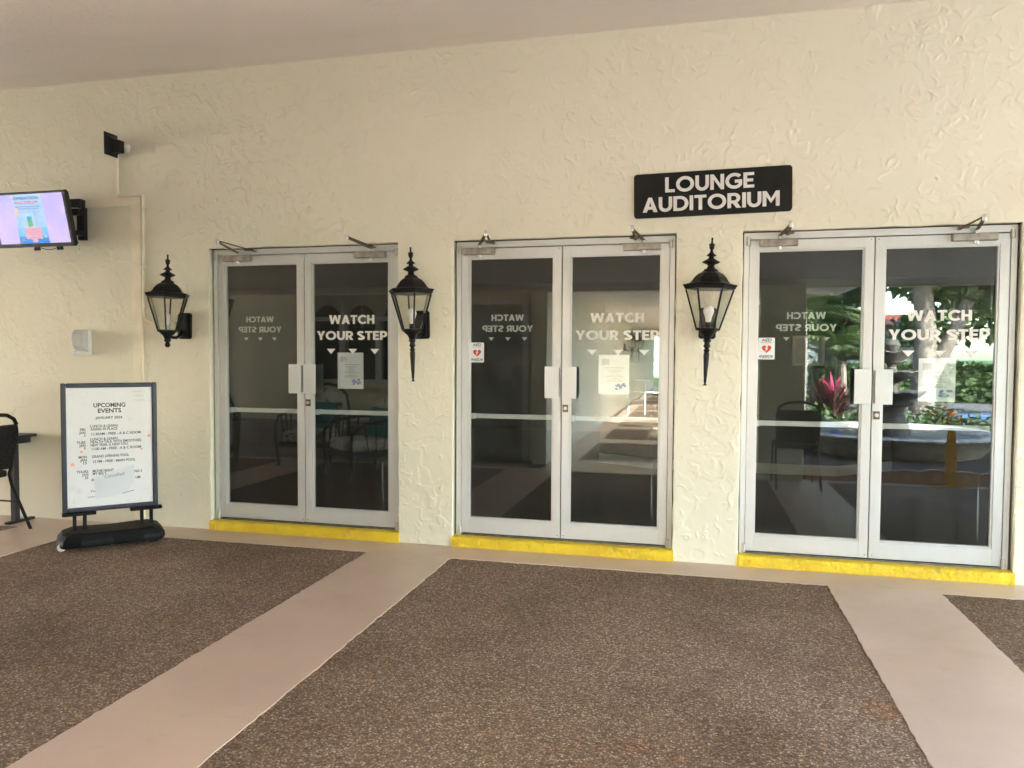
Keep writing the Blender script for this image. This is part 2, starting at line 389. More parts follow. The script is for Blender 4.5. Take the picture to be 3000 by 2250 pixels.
def glyphs(w_):
    h = w_/2; k = w_*1.12
    def diag(*q): return list(q)
    G = {}
    G['I'] = (w_, [[(0, 0), (w_, 0), (w_, 1), (0, 1)]])
    G['L'] = (.56, [[(0, 0), (.56, 0), (.56, w_*.92), (w_, w_*.92), (w_, 1), (0, 1)]])
    e = w_*.9; m0, m1 = .5-e/2, .5+e/2
    G['E'] = (.60, [[(0, 0), (.60, 0), (.60, e), (w_, e), (w_, m0), (.54, m0), (.54, m1), (w_, m1), (w_, 1-e), (.59, 1-e), (.59, 1), (0, 1)]])
    G['T'] = (.68, [[(.34-h, 0), (.34+h, 0), (.34+h, 1-e), (.68, 1-e), (.68, 1), (0, 1), (0, 1-e), (.34-h, 1-e)]])
    G['H'] = (.74, [[(0, 0), (w_, 0), (w_, m0), (.74-w_, m0), (.74-w_, 0), (.74, 0), (.74, 1), (.74-w_, 1), (.74-w_, m1), (w_, m1), (w_, 1), (0, 1)]])
    G['N'] = (.78, [[(0, 0), (w_, 0), (w_, .66), (.78-w_*.92, 0), (.78, 0), (.78, 1), (.78-w_, 1), (.78-w_, .35), (w_*.92, 1), (0, 1)]])
    G['M'] = (.92, [[(0, 0), (w_, 0), (w_, .64), (.445, .22), (.475, .22), (.92-w_, .64), (.92-w_, 0), (.92, 0), (.92, 1), (.92-w_*1.02, 1), (.46, .50), (w_*1.02, 1), (0, 1)]])
    G['A'] = (.86, [[(0, 0), (k, 0), (k+.075, .19), (.785-k, .19), (.86-k, 0), (.86, 0), (.43+h*.98, 1), (.43-h*.98, 1)], [(k+.135, .37), (.725-k, .37), (.43, .73)]])
    G['W'] = (1.2, [[(.30-h*.9, 0), (.30+h*.9, 0), (.60, .60), (.90-h*.9, 0), (.90+h*.9, 0), (1.2, 1), (1.2-k, 1), (.885, .40), (.60+h*.85, 1), (.60-h*.85, 1), (.315, .40), (k, 1), (0, 1)]])
    G['Y'] = (.80, [[(.40-h, 0), (.40+h, 0), (.40+h, .37), (.80, 1), (.80-k*1.05, 1), (.40, .56), (k*1.05, 1), (0, 1), (.40-h, .37)]])
    G['O'] = (1.04, [_arc(.52, .5, .52, .515, 0, 345, 23), _arc(.52, .5, .52-w_, .515-w_*.96, 0, 345, 23)])
    G['C'] = (.86, [_stroke(_arc(.51, .5, .51-h, .515-h*.96, 42, 318, 26), w_)])
    G['G'] = (.94, [_stroke(_arc(.51, .5, .51-h, .515-h*.96, 44, 312, 26)+[(.94-h, .26), (.94-h, .47), (.53, .47)], w_*.97)])
    G['U'] = (.78, [_stroke([(h, 1), (h, .42)]+_arc(.39, .40, .39-h, .415-h*.98, 180, 360, 16)+[(.78-h, .42), (.78-h, 1)], w_)])
    G['D'] = (.86, [[(0, 0), (.38, 0)]+_arc(.38, .5, .48, .5, -90, 90, 16)[1:]+[(0, 1)], [(w_, e), (w_, 1-e)]+_arc(.37, .5, .48-w_*.98, .5-e, 90, -90, 16)])
    G['P'] = (.70, [[(0, 0), (w_, 0), (w_, .30), (.36, .30)]+_arc(.36, .65, .34, .35, -90, 90, 14)[1:]+[(0, 1)], [(w_, .30+e*.98), (w_, 1-e)]+_arc(.35, .65, .34-w_*.96, .35-e*.98, 90, -90, 12)])
    G['R'] = (.75, [[(0, 0), (w_, 0), (w_, .31), (.30, .31), (.75-k*1.12, 0), (.75, 0), (.535, .36)]+_arc(.37, .66, .34, .34, -50, 90, 14)+[(0, 1)], [(w_, .31+e), (w_, 1-e)]+_arc(.36, .655, .34-w_*.96, .345-e, 90, -90, 12)])
    G['S'] = (.68, [_stroke(_arc(.345, .735, .255, .27-h*.97, 32, 255, 14)+_arc(.335, .265, .265, .27-h*.97, 75, -150, 15), w_*.97)])
    return G
def letters(s, parent, m, x0, x1, zb, cap, y, w_=.2, gap=.07, ext=.0003, mirror=False):
    G = glyphs(w_); tot = sum(.32 if c == ' ' else G[c][0]+gap for c in s)-gap; kx = (x1-x0)/tot; x = 0.
    for c in s:
        if c == ' ': x += .32; continue
        cu = bpy.data.curves.new("g", 'CURVE'); cu.dimensions = '2D'; cu.fill_mode = 'BOTH'; cu.extrude = ext
        for lp in G[c][1]:
            sp = cu.splines.new('POLY'); sp.points.add(len(lp)-1); sp.use_cyclic_u = True
            for q, (px, pz) in zip(sp.points, lp): q.co = ((x+px)*kx, pz*cap, 0, 1)
        o = bpy.data.objects.new("g", cu); C.objects.link(o); bpy.context.view_layer.update()
        me = bpy.data.meshes.new_from_object(o.evaluated_get(bpy.context.evaluated_depsgraph_get()))
        v = [tuple(q.co) for q in me.vertices]; f = [tuple(q.vertices) for q in me.polygons]
        bpy.data.objects.remove(o); bpy.data.curves.remove(cu); bpy.data.meshes.remove(me)
        v = [((x1-a if mirror else x0+a), y-c_, zb+b) for a, b, c_ in v]
        MB().add(v, f).build('letter', m, parent); x += G[c][0]+gap
def leaves(pts, size, rng, asp=.5, droop=0., flat=.5):
    """leaf-sized faces at the given points: two folded triangles each"""
    n = len(pts); d = rng.normal(size=(n, 3)); d[:, 2] = d[:, 2]*flat-droop; d /= np.linalg.norm(d, axis=1)[:, None]
    u = rng.normal(size=(n, 3)); s = np.cross(d, u); s /= np.linalg.norm(s, axis=1)[:, None]; up = np.cross(s, d)
    sz = size*rng.uniform(.6, 1.3, n)[:, None]
    a = pts; tip = pts+d*sz; mid = pts+d*sz*.5
    l = mid+s*sz*asp*.5+up*sz*.08; r = mid-s*sz*asp*.5+up*sz*.08
    v = np.stack([a, l, tip, r], 1).reshape(-1, 3)
    f = [(4*i, 4*i+1, 4*i+2, 4*i+3) for i in range(n)]
    return v, f
def mesh_np(name, v, f, m, parent=None):
    me = bpy.data.meshes.new(name); me.from_pydata([tuple(x) for x in v], [], f); me.materials.append(M[m]); return link(name, me, parent)

# ================================================================== THE SETTING
H = 2.2545; CEIL = 3.655
DOORS = [(-3.696, -2.081), (-1.648, -.055), (.381, 2.028)]
WL, WR = -13.5, 12.5
# ---- ground
g = MB().add([(-400, -400, -.16), (400, -400, -.16), (400, 400, -.16), (-400, 400, -.16)], [(0, 1, 2, 3)]).build('ground', 'grass_green'); kind(g, 'structure')
pv = MB().add([(WR, -9, -.13), (80, -9, -.13), (80, 60, -.13), (WR, 60, -.13)], [(0, 1, 2, 3)]).add([(-60, -8, -.13), (WL, -8, -.13), (WL, 60, -.13), (-60, 60, -.13)], [(0, 1, 2, 3)]).build('bounce_paving', 'pale_paving'); kind(pv, 'structure')  # unseen paving added to bounce warmer light than grass onto the facade
fl = MB().box(WL, WR, -3.75, .14, -.3, 0).box(-1.8, 1.32, -30, -3.752, -.3, 0).build('floor', 'pebble_epoxy'); kind(fl, 'structure')
def strip(x0, x1, y0, y1, long='y', parent=fl):
    """painted band about 4 mm thick with a hand-cut wavering edge"""
    rng = random.Random(int(x0*977+y0*313)); z = .0042; n = max(3, int((abs(y1-y0) if long == 'y' else abs(x1-x0))/.035))
    A = []; B = []
    for i in range(n+1):
        t = i/n; j1, j2 = (rng.uniform(-.004, .004)+(rng.uniform(-.006, .003) if rng.random() < .1 else 0) for _ in (0, 1))
        if i in (0, n): j1 = j2 = 0
        if long == 'y': y = y0+(y1-y0)*t; A.append((x0+j1, y)); B.append((x1+j2, y))
        else: x = x0+(x1-x0)*t; A.append((x, y0+j1)); B.append((x, y1+j2))
    vs = [(a[0], a[1], z) for a in A]+[(b[0], b[1], z) for b in B]; vs += [(v[0], v[1], -.001) for v in vs]
    m = n+1; fs = []
    for i in range(n):
        fs += [(i, i+1, m+i+1, m+i), (i, 2*m+i, 2*m+i+1, i+1), (m+i, m+i+1, 3*m+i+1, 3*m+i)]
    fs += [(0, m, 3*m, 2*m), (m-1, 3*m-1, 4*m-1, 2*m-1)]
    return MB().add(vs, fs).build('painted_band', 'beige_floor_paint', parent)
strip(WL+.01, WR-.01, -.3155, .05, 'x')
VS = [(-11.42, -10.79), (-8.33, -7.7), (-5.26, -4.6), (-2.19, -1.56), (.90, 1.54), (3.99, 4.63), (7.08, 7.72), (10.17, 10.81)]
for a, b in VS: strip(a, b, -3.60, -.3158)
strip(WL+.01, WR-.01, -3.745, -3.6003, 'x')
strip(-1.79, 1.31, -4.66, -3.754, 'x')
strip(-1.79, -1.44, -29.9, -4.6603)
strip(.78, 1.31, -29.9, -4.6603)
yy = -6.73
while yy > -29: strip(-1.4397, .7797, yy-.57, yy, 'x'); yy -= 2.36
tl = MB().box(WL, -1.95, -9.0, -3.752, -.3, -.002).build('entry_floor', 'floor_tile'); kind(tl, 'structure')

# ---- facade wall with three door openings: trowelled plaster relief as real geometry
def vnoise(X, Z, sc_, seed):
    r = np.random.default_rng(seed); T = r.uniform(-1, 1, (257, 257)); x = X*sc_+100.; z = Z*sc_+100.
    i = np.floor(x).astype(int); j = np.floor(z).astype(int); u = x-i; v = z-j; u = u*u*(3-2*u); v = v*v*(3-2*v)
    g = lambda a, b: T[a % 257, b % 257]
    return (g(i, j)*(1-u)+g(i+1, j)*u)*(1-v)+(g(i, j+1)*(1-u)+g(i+1, j+1)*u)*v
def plaster(x0, x1, z0, z1, res=.005):
    r = np.random.default_rng(11); nx, nz = int((x1-x0)/res)+1, int((z1-z0)/res)+1
    Hm = np.zeros((nx, nz)); k = 5; ax = np.arange(-k, k+1)
    P_, A_, S_, T_ = [], [], [], []
    cl = np.stack([r.uniform(x0, x1, 260), r.uniform(z0, z1, 260)], 1)
    for q in range(6800):
        c = cl[r.integers(260)]+r.normal(0, .14, 2) if r.random() < .62 else np.array([r.uniform(x0, x1), r.uniform(z0, z1)])
        a = r.uniform(0, 2*np.pi) if r.random() < .55 else r.normal(np.pi/2, .5); n = int(r.gamma(1.9, 6.))+3; cv = r.normal(0, .08); amp = r.uniform(.0018, .0062); sg = r.uniform(.45, .75); sd_ = r.choice((-1, 1))
        for i in range(n):
            P_.append(c.copy()); A_.append(amp*math.sin(math.pi*(i+.6)/(n+.2))**.6*r.uniform(.75, 1.1)); S_.append(sg); T_.append((-math.sin(a)*sd_, math.cos(a)*sd_))
            a += cv+r.normal(0, .24); c = c+np.array([math.cos(a), math.sin(a)])*res*1.05
    P_ = np.array(P_); A_ = np.array(A_); S_ = np.array(S_); T_ = np.array(T_)
    fi = (P_[:, 0]-x0)/res; fj = (P_[:, 1]-z0)/res; I = np.round(fi).astype(int); J = np.round(fj).astype(int)
    for di in ax:
        for dj in ax:
            ii, jj = I+di, J+dj; ok = (ii >= 0) & (ii < nx) & (jj >= 0) & (jj < nz)
            sd2 = np.where((ii-fi)*T_[:, 0]+(jj-fj)*T_[:, 1] > 0, 1.55, .6)*S_; dd = ((ii-fi)**2+(jj-fj)**2)/(2*sd2**2); np.maximum.at(Hm, (ii[ok], jj[ok]), (A_*np.exp(-dd))[ok])
    X, Z = np.meshgrid(x0+np.arange(nx)*res, z0+np.arange(nz)*res, indexing='ij')
    w1 = vnoise(X, Z, 4., 1); w2 = vnoise(X, Z, 4., 2)
    f = vnoise(X+.1*w1, Z+.1*w2, 9., 3)+.5*vnoise(X+.1*w2, Z, 19., 4)
    st = lambda v, lo, hi: (lambda t: t*t*(3-2*t))(np.clip((v-lo)/(hi-lo), 0, 1))
    Hm += .0030*st(f, .30, .34)*st(w1+.6*w2, -.2, .3)+.0016*st(f, -.42, -.385)
    Hm *= (.48+.77*st(X, -5.2, -2.6))*(1+.3*st(Z, 2.2, 2.8))
    Hm += .0035*vnoise(X, Z, 1.7, 5)+.0020*vnoise(X, Z, 4.3, 6)+.00035*vnoise(X, Z, 40., 7)+.00022*vnoise(X, Z, 80., 8)
    return Hm
def facade():
    D = .13; top = 3.72; XL, XR = -6.3, 2.5; res = .005
    Hm = plaster(XL, XR, 0, top, res)
    br = [XL]+[x for d in DOORS for x in d]+[XR]; xs = [XL]; cellx = []
    for k in range(len(br)-1):
        n = max(2, int(round((br[k+1]-br[k])/.0056))); xs += list(br[k]+(br[k+1]-br[k])*(np.arange(n)+1)/n); cellx += [k % 2 == 1]*n
    zs = list(H*np.arange(401)/400); n = int((top-H)/.0056); zs += list(H+(top-H)*(np.arange(n)+1)/n); cellz = [z < H-1e-6 for z in zs[:-1]]
    xs = np.array(xs); zs = np.array(zs); nx, nz = len(xs), len(zs)
    X, Z = np.meshgrid(xs, zs, indexing='ij')
    fi = np.clip((X-XL)/res, 0, Hm.shape[0]-1.001); fj = np.clip(Z/res, 0, Hm.shape[1]-1.001); i = fi.astype(int); j = fj.astype(int); u = fi-i; v = fj-j
    h = (Hm[i, j]*(1-u)+Hm[i+1, j]*u)*(1-v)+(Hm[i, j+1]*(1-u)+Hm[i+1, j+1]*u)*v
    ed = np.array([0]+[x for d in DOORS for x in d])
    for x in ed[1:]:                      # hand-finished arrises wander a little and are rounded over
        k = int(np.argmin(abs(xs-x))); m = Z[k] < H-.001; X[k][m] += .0035*vnoise(Z[k][m]*0+x*7, Z[k][m], 9., 31); h[k][m] -= .004
    kz = 400
    for a, b in DOORS:
        m = (xs > a+.001) & (xs < b-.001); Z[m, kz] += .004*vnoise(xs[m], xs[m]*0+a*3, 7., 32); h[m, kz] -= .004
    idx = -np.ones((nx, nz), int); cell = ~(np.array(cellx)[:, None] & np.array(cellz)[None, :])
    used = np.zeros((nx, nz), bool)
    for a, b in ((0, 0), (1, 0), (0, 1), (1, 1)): used[a:nx-1+a, b:nz-1+b] |= cell
    idx[used] = np.arange(used.sum())
    V = np.stack([X[used], -h[used], Z[used]], 1)
    ci, cj = np.nonzero(cell); F = np.stack([idx[ci, cj], idx[ci+1, cj], idx[ci+1, cj+1], idx[ci, cj+1]], 1)
    vs = V.tolist(); fs = F.tolist()
    def strip_(P, Q):                     # returns behind the arris
        o = len(vs); m = len(P); vs.extend(P); vs.extend(Q); fs.extend([(o+q, o+q+1, o+m+q+1, o+m+q) for q in range(m-1)])
    for q, x in enumerate(ed[1:]):
        k = int(np.argmin(abs(xs-x))); m = range(0, kz+1, 2); sg = -.016 if q % 2 == 0 else .016
        strip_([(X[k, z_], -h[k, z_], Z[k, z_]) for z_ in m], [(x+sg, D, zs[z_]) for z_ in m])
    for a, b in DOORS:
        m = [k for k in range(nx) if a-1e-4 <= xs[k] <= b+1e-4]
        strip_([(X[k, kz], -h[k, kz], Z[k, kz]) for k in m], [(xs[k], D, H+.012) for k in m])
    o = len(vs); vs += [(WL, 0, 0), (XL, 0, 0), (XL, 0, top), (WL, 0, top), (XR, 0, 0), (WR, 0, 0), (WR, 0, top), (XR, 0, top), (WL, 0, 4.2), (WR, 0, 4.2)]
    fs += [(o, o+1, o+2, o+3), (o+4, o+5, o+6, o+7), (o+3, o+6, o+9, o+8)]
    me = bpy.data.meshes.new('facade_wall'); me.from_pydata(vs, [], fs); me.materials.append(M['cream_stucco'])
    me.polygons.foreach_set("use_smooth", [True]*len(me.polygons))
    ob = link('facade_wall', me)
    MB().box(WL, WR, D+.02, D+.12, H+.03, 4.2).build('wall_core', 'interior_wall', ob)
    return ob
fw = facade(); tag(fw, 'cream stucco facade wall with trowelled texture holding the three glass doors', 'wall')
def zc(y): return CEIL+y*(CEIL-2.24)/3.9
ce = MB().prism([(-.0, CEIL), (-3.9, 2.24), (-3.9, 2.36), (.0, CEIL+.14)], WL, WR, 'x').build('ceiling', 'ceiling_plaster'); kind(ce, 'structure')
rf = MB().prism([(-4.05, 2.42), (-4.05, 2.47), (.2, 4.25), (9, 5.2), (9, 5.1), (.2, 4.2)], WL-.3, WR+.3, 'x').build('roof', 'roof_tile'); kind(rf, 'structure')
bm_ = MB().box(WL, WR, -3.93, -3.902, 2.22, 2.42).build('fascia_board', 'trim_paint'); tag(bm_, 'cream fascia board along the low edge of the portico roof', 'fascia')
# ---- piers
for px, lab in ((1.0, 'square cream stucco pier beside the walkway under the portico beam'), (6.6, 'square cream stucco pier beyond the fountain under the portico beam')):
    p = MB().box(px-.2, px+.29, -3.88, -3.61, 0, 2.235).build('pier', 'bumped_stucco', bevel=.01); tag(p, lab, 'pier')
# ---- walkway: long wall on its far side, soffit over it
ww = MB().box(-1.98, -1.8, -30, -4.16, 0, 2.9).build('walkway_wall', 'bumped_stucco'); tag(ww, 'long cream stucco wall running beside the covered walkway', 'wall')
so = MB().box(-1.799, 1.95, -6.2, -3.94, 2.32, 2.6).box(-1.799, 1.1, -30, -6.201, 2.32, 2.6).build('walkway_soffit', 'ceiling_plaster'); kind(so, 'structure')
gu = MB().box(1.952, 2.06, -6.2, -3.95, 2.3, 2.42).build('gutter', 'frame_white'); tag(gu, 'pale metal gutter along the walkway roof edge', 'gutter')
for i, yv in enumerate((-8.2, -12.4, -16.6, -20.8)):
    p = MB().box(.02, .16, yv-.07, yv+.07, 0, 2.318).build('walkway_column', 'bumped_stucco'); tag(p, 'slim cream column holding the walkway roof', 'column', 'columns along the walkway')
# ---- opposite block left of the walkway: recessed entry and window wall
bw = MB().box(WL, -5.15, -4.3, -4.1, 0, 2.9).box(-5.1499, -3.6501, -4.3, -4.1, 0, 1.02).box(-5.1499, -3.6501, -4.3, -4.1, 2.25, 2.9).box(-3.65, -3.5, -4.3, -4.1, 0, 2.9).build('window_wall', 'bumped_stucco'); tag(bw, 'plain stucco wall with one wide window facing the doors across the portico', 'wall')
wt = thing('wide_window', 'wide white framed window with arched panes across the portico', 'window', (-4.4, -4.2, 1.02)); hw = .75
MB().box(-hw+.001, hw-.001, .02, .029, 0.001, 1.229).build('back_panel', 'door_grey', wt)
for x in (-.52, .0, .52):
    MB().prism([(x-.2, .05), (x+.2, .05)]+[(x+.2*math.cos(R(a)), .88+.2*math.sin(R(a))) for a in range(0, 181, 20)], .0295, .035).build('arched_pane', 'window_dark', wt)
for z in (.0, .86): MB().box(-hw, hw, .03, .125, z, z+.055).build('rail', 'frame_white', wt)
for x in (-.28, .26): MB().box(x-.025, x+.025, .03, .12, .0551, .8599).build('mullion', 'frame_white', wt)
ld = MB().box(WL, -3.55, -4.098, -3.92, 0, .5).build('ledge', 'ledge_mauve', bevel=.01); tag(ld, 'low mauve masonry ledge below the windows across the portico', 'ledge')
eb = MB().box(-3.498, -1.982, -4.6, -4.4, 0, 2.9).build('entry_wall', 'bumped_stucco'); tag(eb, 'stucco back wall of the recessed side entry', 'wall')
hd = MB().box(-3.498, -1.98, -4.3, -4.1, 2.4, 2.9).build('entry_header', 'bumped_stucco'); tag(hd, 'stucco header over the recessed side entry', 'wall')
kind(MB().box(WL, -1.985, -9.2, -3.95, 2.905, 3.0).build('sun_block_slab', 'roof_tile'), 'structure')  # unseen slab added to keep sun out of the side entry
dr = thing('entry_door', 'grey panelled door at the back of the recessed side entry', 'door', (-2.66, -4.39, 0))
MB().box(-.5, .5, 0, .05, 0, 2.1).build('door_leaf', 'door_grey', dr)
MB().box(-.58, -.501, 0, .07, 0, 2.18).box(.501, .58, 0, .07, 0, 2.18).box(-.5, .5, 0, .07, 2.101, 2.18).build('frame', 'frame_white', dr)
MB().lathe([(.0, 0), (.03, .005), (.035, .03), (.0, .06)], 12, (.4, .1, 1.0)).build('knob', 'steel', dr)
be = thing('slatted_bench', 'white bench with slatted ends in the recessed side entry', 'bench', (-3.12, -4.0, 0))
for i in range(4): MB().box(-.35, .35, -.2+i*.11, -.11+i*.11, .42, .45).build('slat', 'frame_white', be)
for s in (-1, 1):
    for i in range(4): MB().box(s*.32-.015, s*.32+.015, -.19+i*.11, -.15+i*.11, 0, .419).build('leg', 'frame_white', be)

# ================================================================== DOORS
ARMS = [((-.568, -.395, -.42), (.578, .62, .595)), ((-.61, -.43, -.506), (.575, .531, .516)), ((-.59, -.567, -.54), (.58, .485, .483))]
LOOK = ['glass double door with a notice on its right leaf, beside the short lantern', 'glass double door between the two long-tailed lanterns reflecting the walkway', 'glass double door reflecting the fountain garden, under the end of the sign']
for di, ((xo, x1), lab) in enumerate(zip(DOORS, LOOK)):
    mid = (xo+x1)/2; hw = (x1-xo)/2
    d = thing('double_door', 'aluminium '+lab, 'door', (mid, 0, 0), 0, 'glass entrance doors')
    fo = hw-.008
    MB().box(-fo, -fo+.034, .05, .125, .078, H-.004).box(fo-.034, fo, .05, .125, .078, H-.004).box(-fo+.034, fo-.034, .05, .125, 2.206, H-.004).build('frame', 'satin_aluminium', d, bevel=.002)
    MB().box(-fo+.043, fo-.043, .045, .13, .0805, .09).build('threshold', 'threshold_metal', d, bevel=.002)
    lo = fo-.037
    for s in (-1, 1):
        a, b_ = (-lo, -.0035) if s < 0 else (.0035, lo)
        def xr(u): return s*u         # u measured from the middle outwards
        m_in, m_out = .060, lo-.055
        lf = MB()
        lf.box(a, a+(.055 if s < 0 else .0565), .058, .102, .097, 2.2)
        lf.box(b_-(.0565 if s < 0 else .055), b_, .058, .102, .097, 2.2)
        ga, gb = (-m_out, -m_in) if s < 0 else (m_in, m_out)
        lf.box(ga, gb, .0585, .1015, 2.134, 2.2).box(ga, gb, .0585, .1015, .097, .205)
        leaf = lf.build('door_leaf', 'satin_aluminium', d, bevel=.0015)
        bd = MB(); t_ = .011
        bd.box(ga+.0005, ga+t_, .066, .094, .2055, 2.1335).box(gb-t_, gb-.0005, .066, .094, .2055, 2.1335).box(ga+t_, gb-t_, .066, .094, 2.1225, 2.1335).box(ga+t_, gb-t_, .066, .094, .2055, .2165)
        bd.build('glazing_bead', 'satin_aluminium', leaf, bevel=.001)
        pn = MB().box(ga+t_-.002, gb-t_+.002, .0775, .0835, .2145, 2.1245).build('pane', 'door_glass', leaf)
        # pull plate standing off the stile
        pl = MB().box(min(xr(.011), xr(.115)), max(xr(.011), xr(.115)), .014, .019, 1.115, 1.342)
        pl.box(min(xr(.012), xr(.022)), max(xr(.012), xr(.022)), .0192, .058, 1.125, 1.332)
        pl.build('pull_plate', 'satin_aluminium', leaf, bevel=.0012)
        MB().box(min(xr(.03), xr(.12)), max(xr(.03), xr(.12)), .11, .115, 1.1, 1.35).build('push_plate', 'dark_gasket', leaf)
        # push bar on the inside
        pb = MB().box(ga+.03, gb-.002, .14, .165, .948, .982)
        pb.box(ga+.004, ga+.03, .1025, .165, .945, .985)
        pb.build('push_bar', 'frame_white', leaf, bevel=.003)
        # screws
        for z in (2.18, .115): MB().lathe([(.0035, 0), (.0035, .002)], 8).v and None
        sw = MB()
        for z in (2.185, .118): sw.prism([(xr(.022)+.0035*math.cos(q), z+.0035*math.sin(q)) for q in [k*math.pi/4 for k in range(8)]], .0565, .0585)
        sw.build('screw', 'dark_gasket', leaf)
        # pivots
        for z0, z1 in ((2.165, 2.222), (.09, .145)):
            MB().lathe([(.013, z0), (.013, z1)], 14, (s*(lo+.008), .048, 0)).build('pivot', 'steel', leaf, True)
        # closer
        ps, ks, fs_ = ARMS[di][0 if s < 0 else 1]
        bx0, bx1 = (ps-.125, ps+.115) if s < 0 else (ps-.14, ps+.115)
        cl = MB().box(bx0, bx1, .004, .0575, 2.153, 2.2).build('closer', 'closer_body', d, bevel=.008, seg=3)
        MB().box(bx0+(.004 if s > 0 else .20), bx0+(.02 if s > 0 else .236), -.001, .056, 2.155, 2.198).build('end_cap', 'closer_arm', cl) if False else None
        MB().lathe([(.012, 2.137), (.014, 2.145), (.014, 2.1525)], 12, (ps, .03, 0)).build('adjuster', 'steel', cl, True)
        MB().lathe([(.010, 2.2005), (.010, 2.232)], 12, (ps, .03, 0)).build('pinion', 'steel', cl, True)
        za = 2.222
        ky = (-.47, -.43, -.38)[di]
        ar = MB().bar((ps, .03, za), (ks, ky, za+.006), .02, .007).build('main_arm', 'closer_arm', cl)
        MB().bar((ks, ky, za+.014), (fs_, -.05, za+.012), .014, .006).build('forearm', 'closer_arm', cl)
        MB().lathe([(.011, za-.012), (.013, za-.006), (.013, za+.02), (.009, za+.026)], 12, (ks, ky, 0)).build('knuckle', 'steel', cl, True)
        MB().box(fs_-.03, fs_+.03, -.06, -.025, za+.001, za+.02).bar((fs_, -.045, za+.01), (fs_, .052, za+.008), .022, .008).build('shoe', 'closer_arm', cl, bevel=.002)
        if s > 0:
            MB().box(.012, .05, .05, .0575, 1.015, 1.068).build('lock_plate', 'lock_bronze', leaf, bevel=.001)
            b2 = MB(); b2.prism([(.031+.0125*math.cos(k*math.pi/10), 1.042+.0125*math.sin(k*math.pi/10)) for k in range(20)], .043, .05); b2.build('lock_cylinder', 'steel', leaf, True)
            letters('WATCH', leaf, 'white_vinyl', .2025, .580, 1.656, .068, .0768, .235)
            letters('YOUR STEP', leaf, 'white_vinyl', .097, .686, 1.533, .068, .0768, .235)
            for cxx in (.2165, .4, .583): MB().prism([(cxx-.036, 1.464), (cxx, 1.424), (cxx+.036, 1.464)], .0765, .077).build('arrow', 'white_vinyl', leaf)
        else:
            letters('WATCH', leaf, 'inner_vinyl', -.530, -.286, 1.673, .046, .0845, .225, mirror=True)
            letters('YOUR STEP', leaf, 'inner_vinyl', -.600, -.217, 1.593, .046, .0845, .225, mirror=True)
            for cxx in (-.531, -.405, -.279): MB().prism([(cxx-.021, 1.552), (cxx, 1.527), (cxx+.021, 1.552)], .084, .0845).build('arrow', 'inner_vinyl', leaf)
    # raised concrete step painted yellow
    stp = MB(); rng = random.Random(50+di); nx = 150
    prof = [(-.016, 0.0), (-.018, .012), (-.017, .03), (-.018, .052), (-.016, .068), (-.009, .077), (.0, .079), (.03, .079), (.12, .079)]
    vs = []; crack = {0: .46, 1: .42}.get(di)
    wob = [rng.uniform(-1, 1) for _ in range(nx+3)]
    for i in range(nx+1):
        x = -hw-.008+(2*hw+.016)*i/nx
        for j, (y, z) in enumerate(prof):
            a = .0012*wob[i]+.0022*math.sin(i*.23+j*1.3)*math.sin(i*.071+j*.7+di)+rng.uniform(-.0028, .0028)
            c_ = 0.
            if crack and abs(i/nx-crack-.012*math.sin(j*1.9)) < .008: c_ = .006
            k = 1 if 0 < j < 6 else .2
            vs.append((x, y+(a+c_)*k, max(0, z-(abs(a)*.8+c_ if j in (4, 5, 6) else 0))))
    m_ = len(prof); fs = [(i*m_+j, i*m_+m_+j, i*m_+m_+j+1, i*m_+j+1) for i in range(nx) for j in range(m_-1)]
    fs += [tuple(range(m_-1, -1, -1)), tuple(nx*m_+j for j in range(m_))]
    so_ = MB().add(vs, fs).build('doorstep', 'yellow_step_paint', None, True); so_.location = (mid, -.004, 0)
    tag(so_, ['rough bright yellow painted step with a crack, below the notice door beside the short lantern', 'rough bright yellow painted step below the middle glass door between the lanterns', 'rough bright yellow painted step below the glass door reflecting the fountain'][di], 'doorstep', 'yellow doorsteps')
    # taped notice behind the right pane
    px0, pz0 = [(.268, 1.155), (.263, 1.148), (.282, 1.135)][di]
    nt_ = thing('paper_notice', ['printed white notice with purple clip art on the door beside the short lantern', 'printed white notice taped inside the door that reflects the walkway', 'printed white notice with blue clip art taped inside the door reflecting the fountain'][di], 'notice', (mid+px0, .0855, pz0), 0, 'notices on the doors')
    pv = []; pf = []; 
    for i in range(7):
        for j in range(7): pv.append((.2165*i/6, .0007*math.sin(i*1.1)+.001*math.sin(j*.9+di), .28*j/6))
    pf = [(i*7+j, i*7+7+j, i*7+8+j, i*7+j+1) for i in range(6) for j in range(6)]
    MB().add(pv, pf).build('sheet', 'paper_white', nt_)
    lg = MB().box(.025, .077, -.0022, -.0018, .216, .25)
    for q in range(3): lg.prism([(.033+q*.018+.0075*math.cos(k*math.pi/6), .211+.0075*math.sin(k*math.pi/6)) for k in range(12)], -.0022, -.0018)
    lg.build('logo', 'print_faint', nt_)
    ln = MB(); r_ = random.Random(di)
    for q, (wd, z) in enumerate(((.14, .187), (.10, .172), (.085, .163), (.05, .153), (.06, .143), (.10, .131), (.13, .124), (.04, .112), (.09, .102), (.11, .093))):
        x = .115-wd/2
        while x < .115+wd/2:
            l_ = r_.uniform(.006, .016); ln.box(x, min(x+l_, .115+wd/2), -.0022, -.0018, z-.0015, z+(.0022 if q == 0 else .001)); x += l_+.003
    ln.build('print_lines', 'print_grey', nt_)
    ca = MB()
    for q in range(11):
        cx_, cz_ = .15+r_.uniform(-.03, .04), .055+r_.uniform(-.018, .018)-.0
        ca.prism([(cx_+r_.uniform(.008, .016)*math.cos(k*math.pi/4), cz_+r_.uniform(.005, .012)*math.sin(k*math.pi/4)) for k in range(8)], -.0022-q*.00003, -.0018-q*.00003)
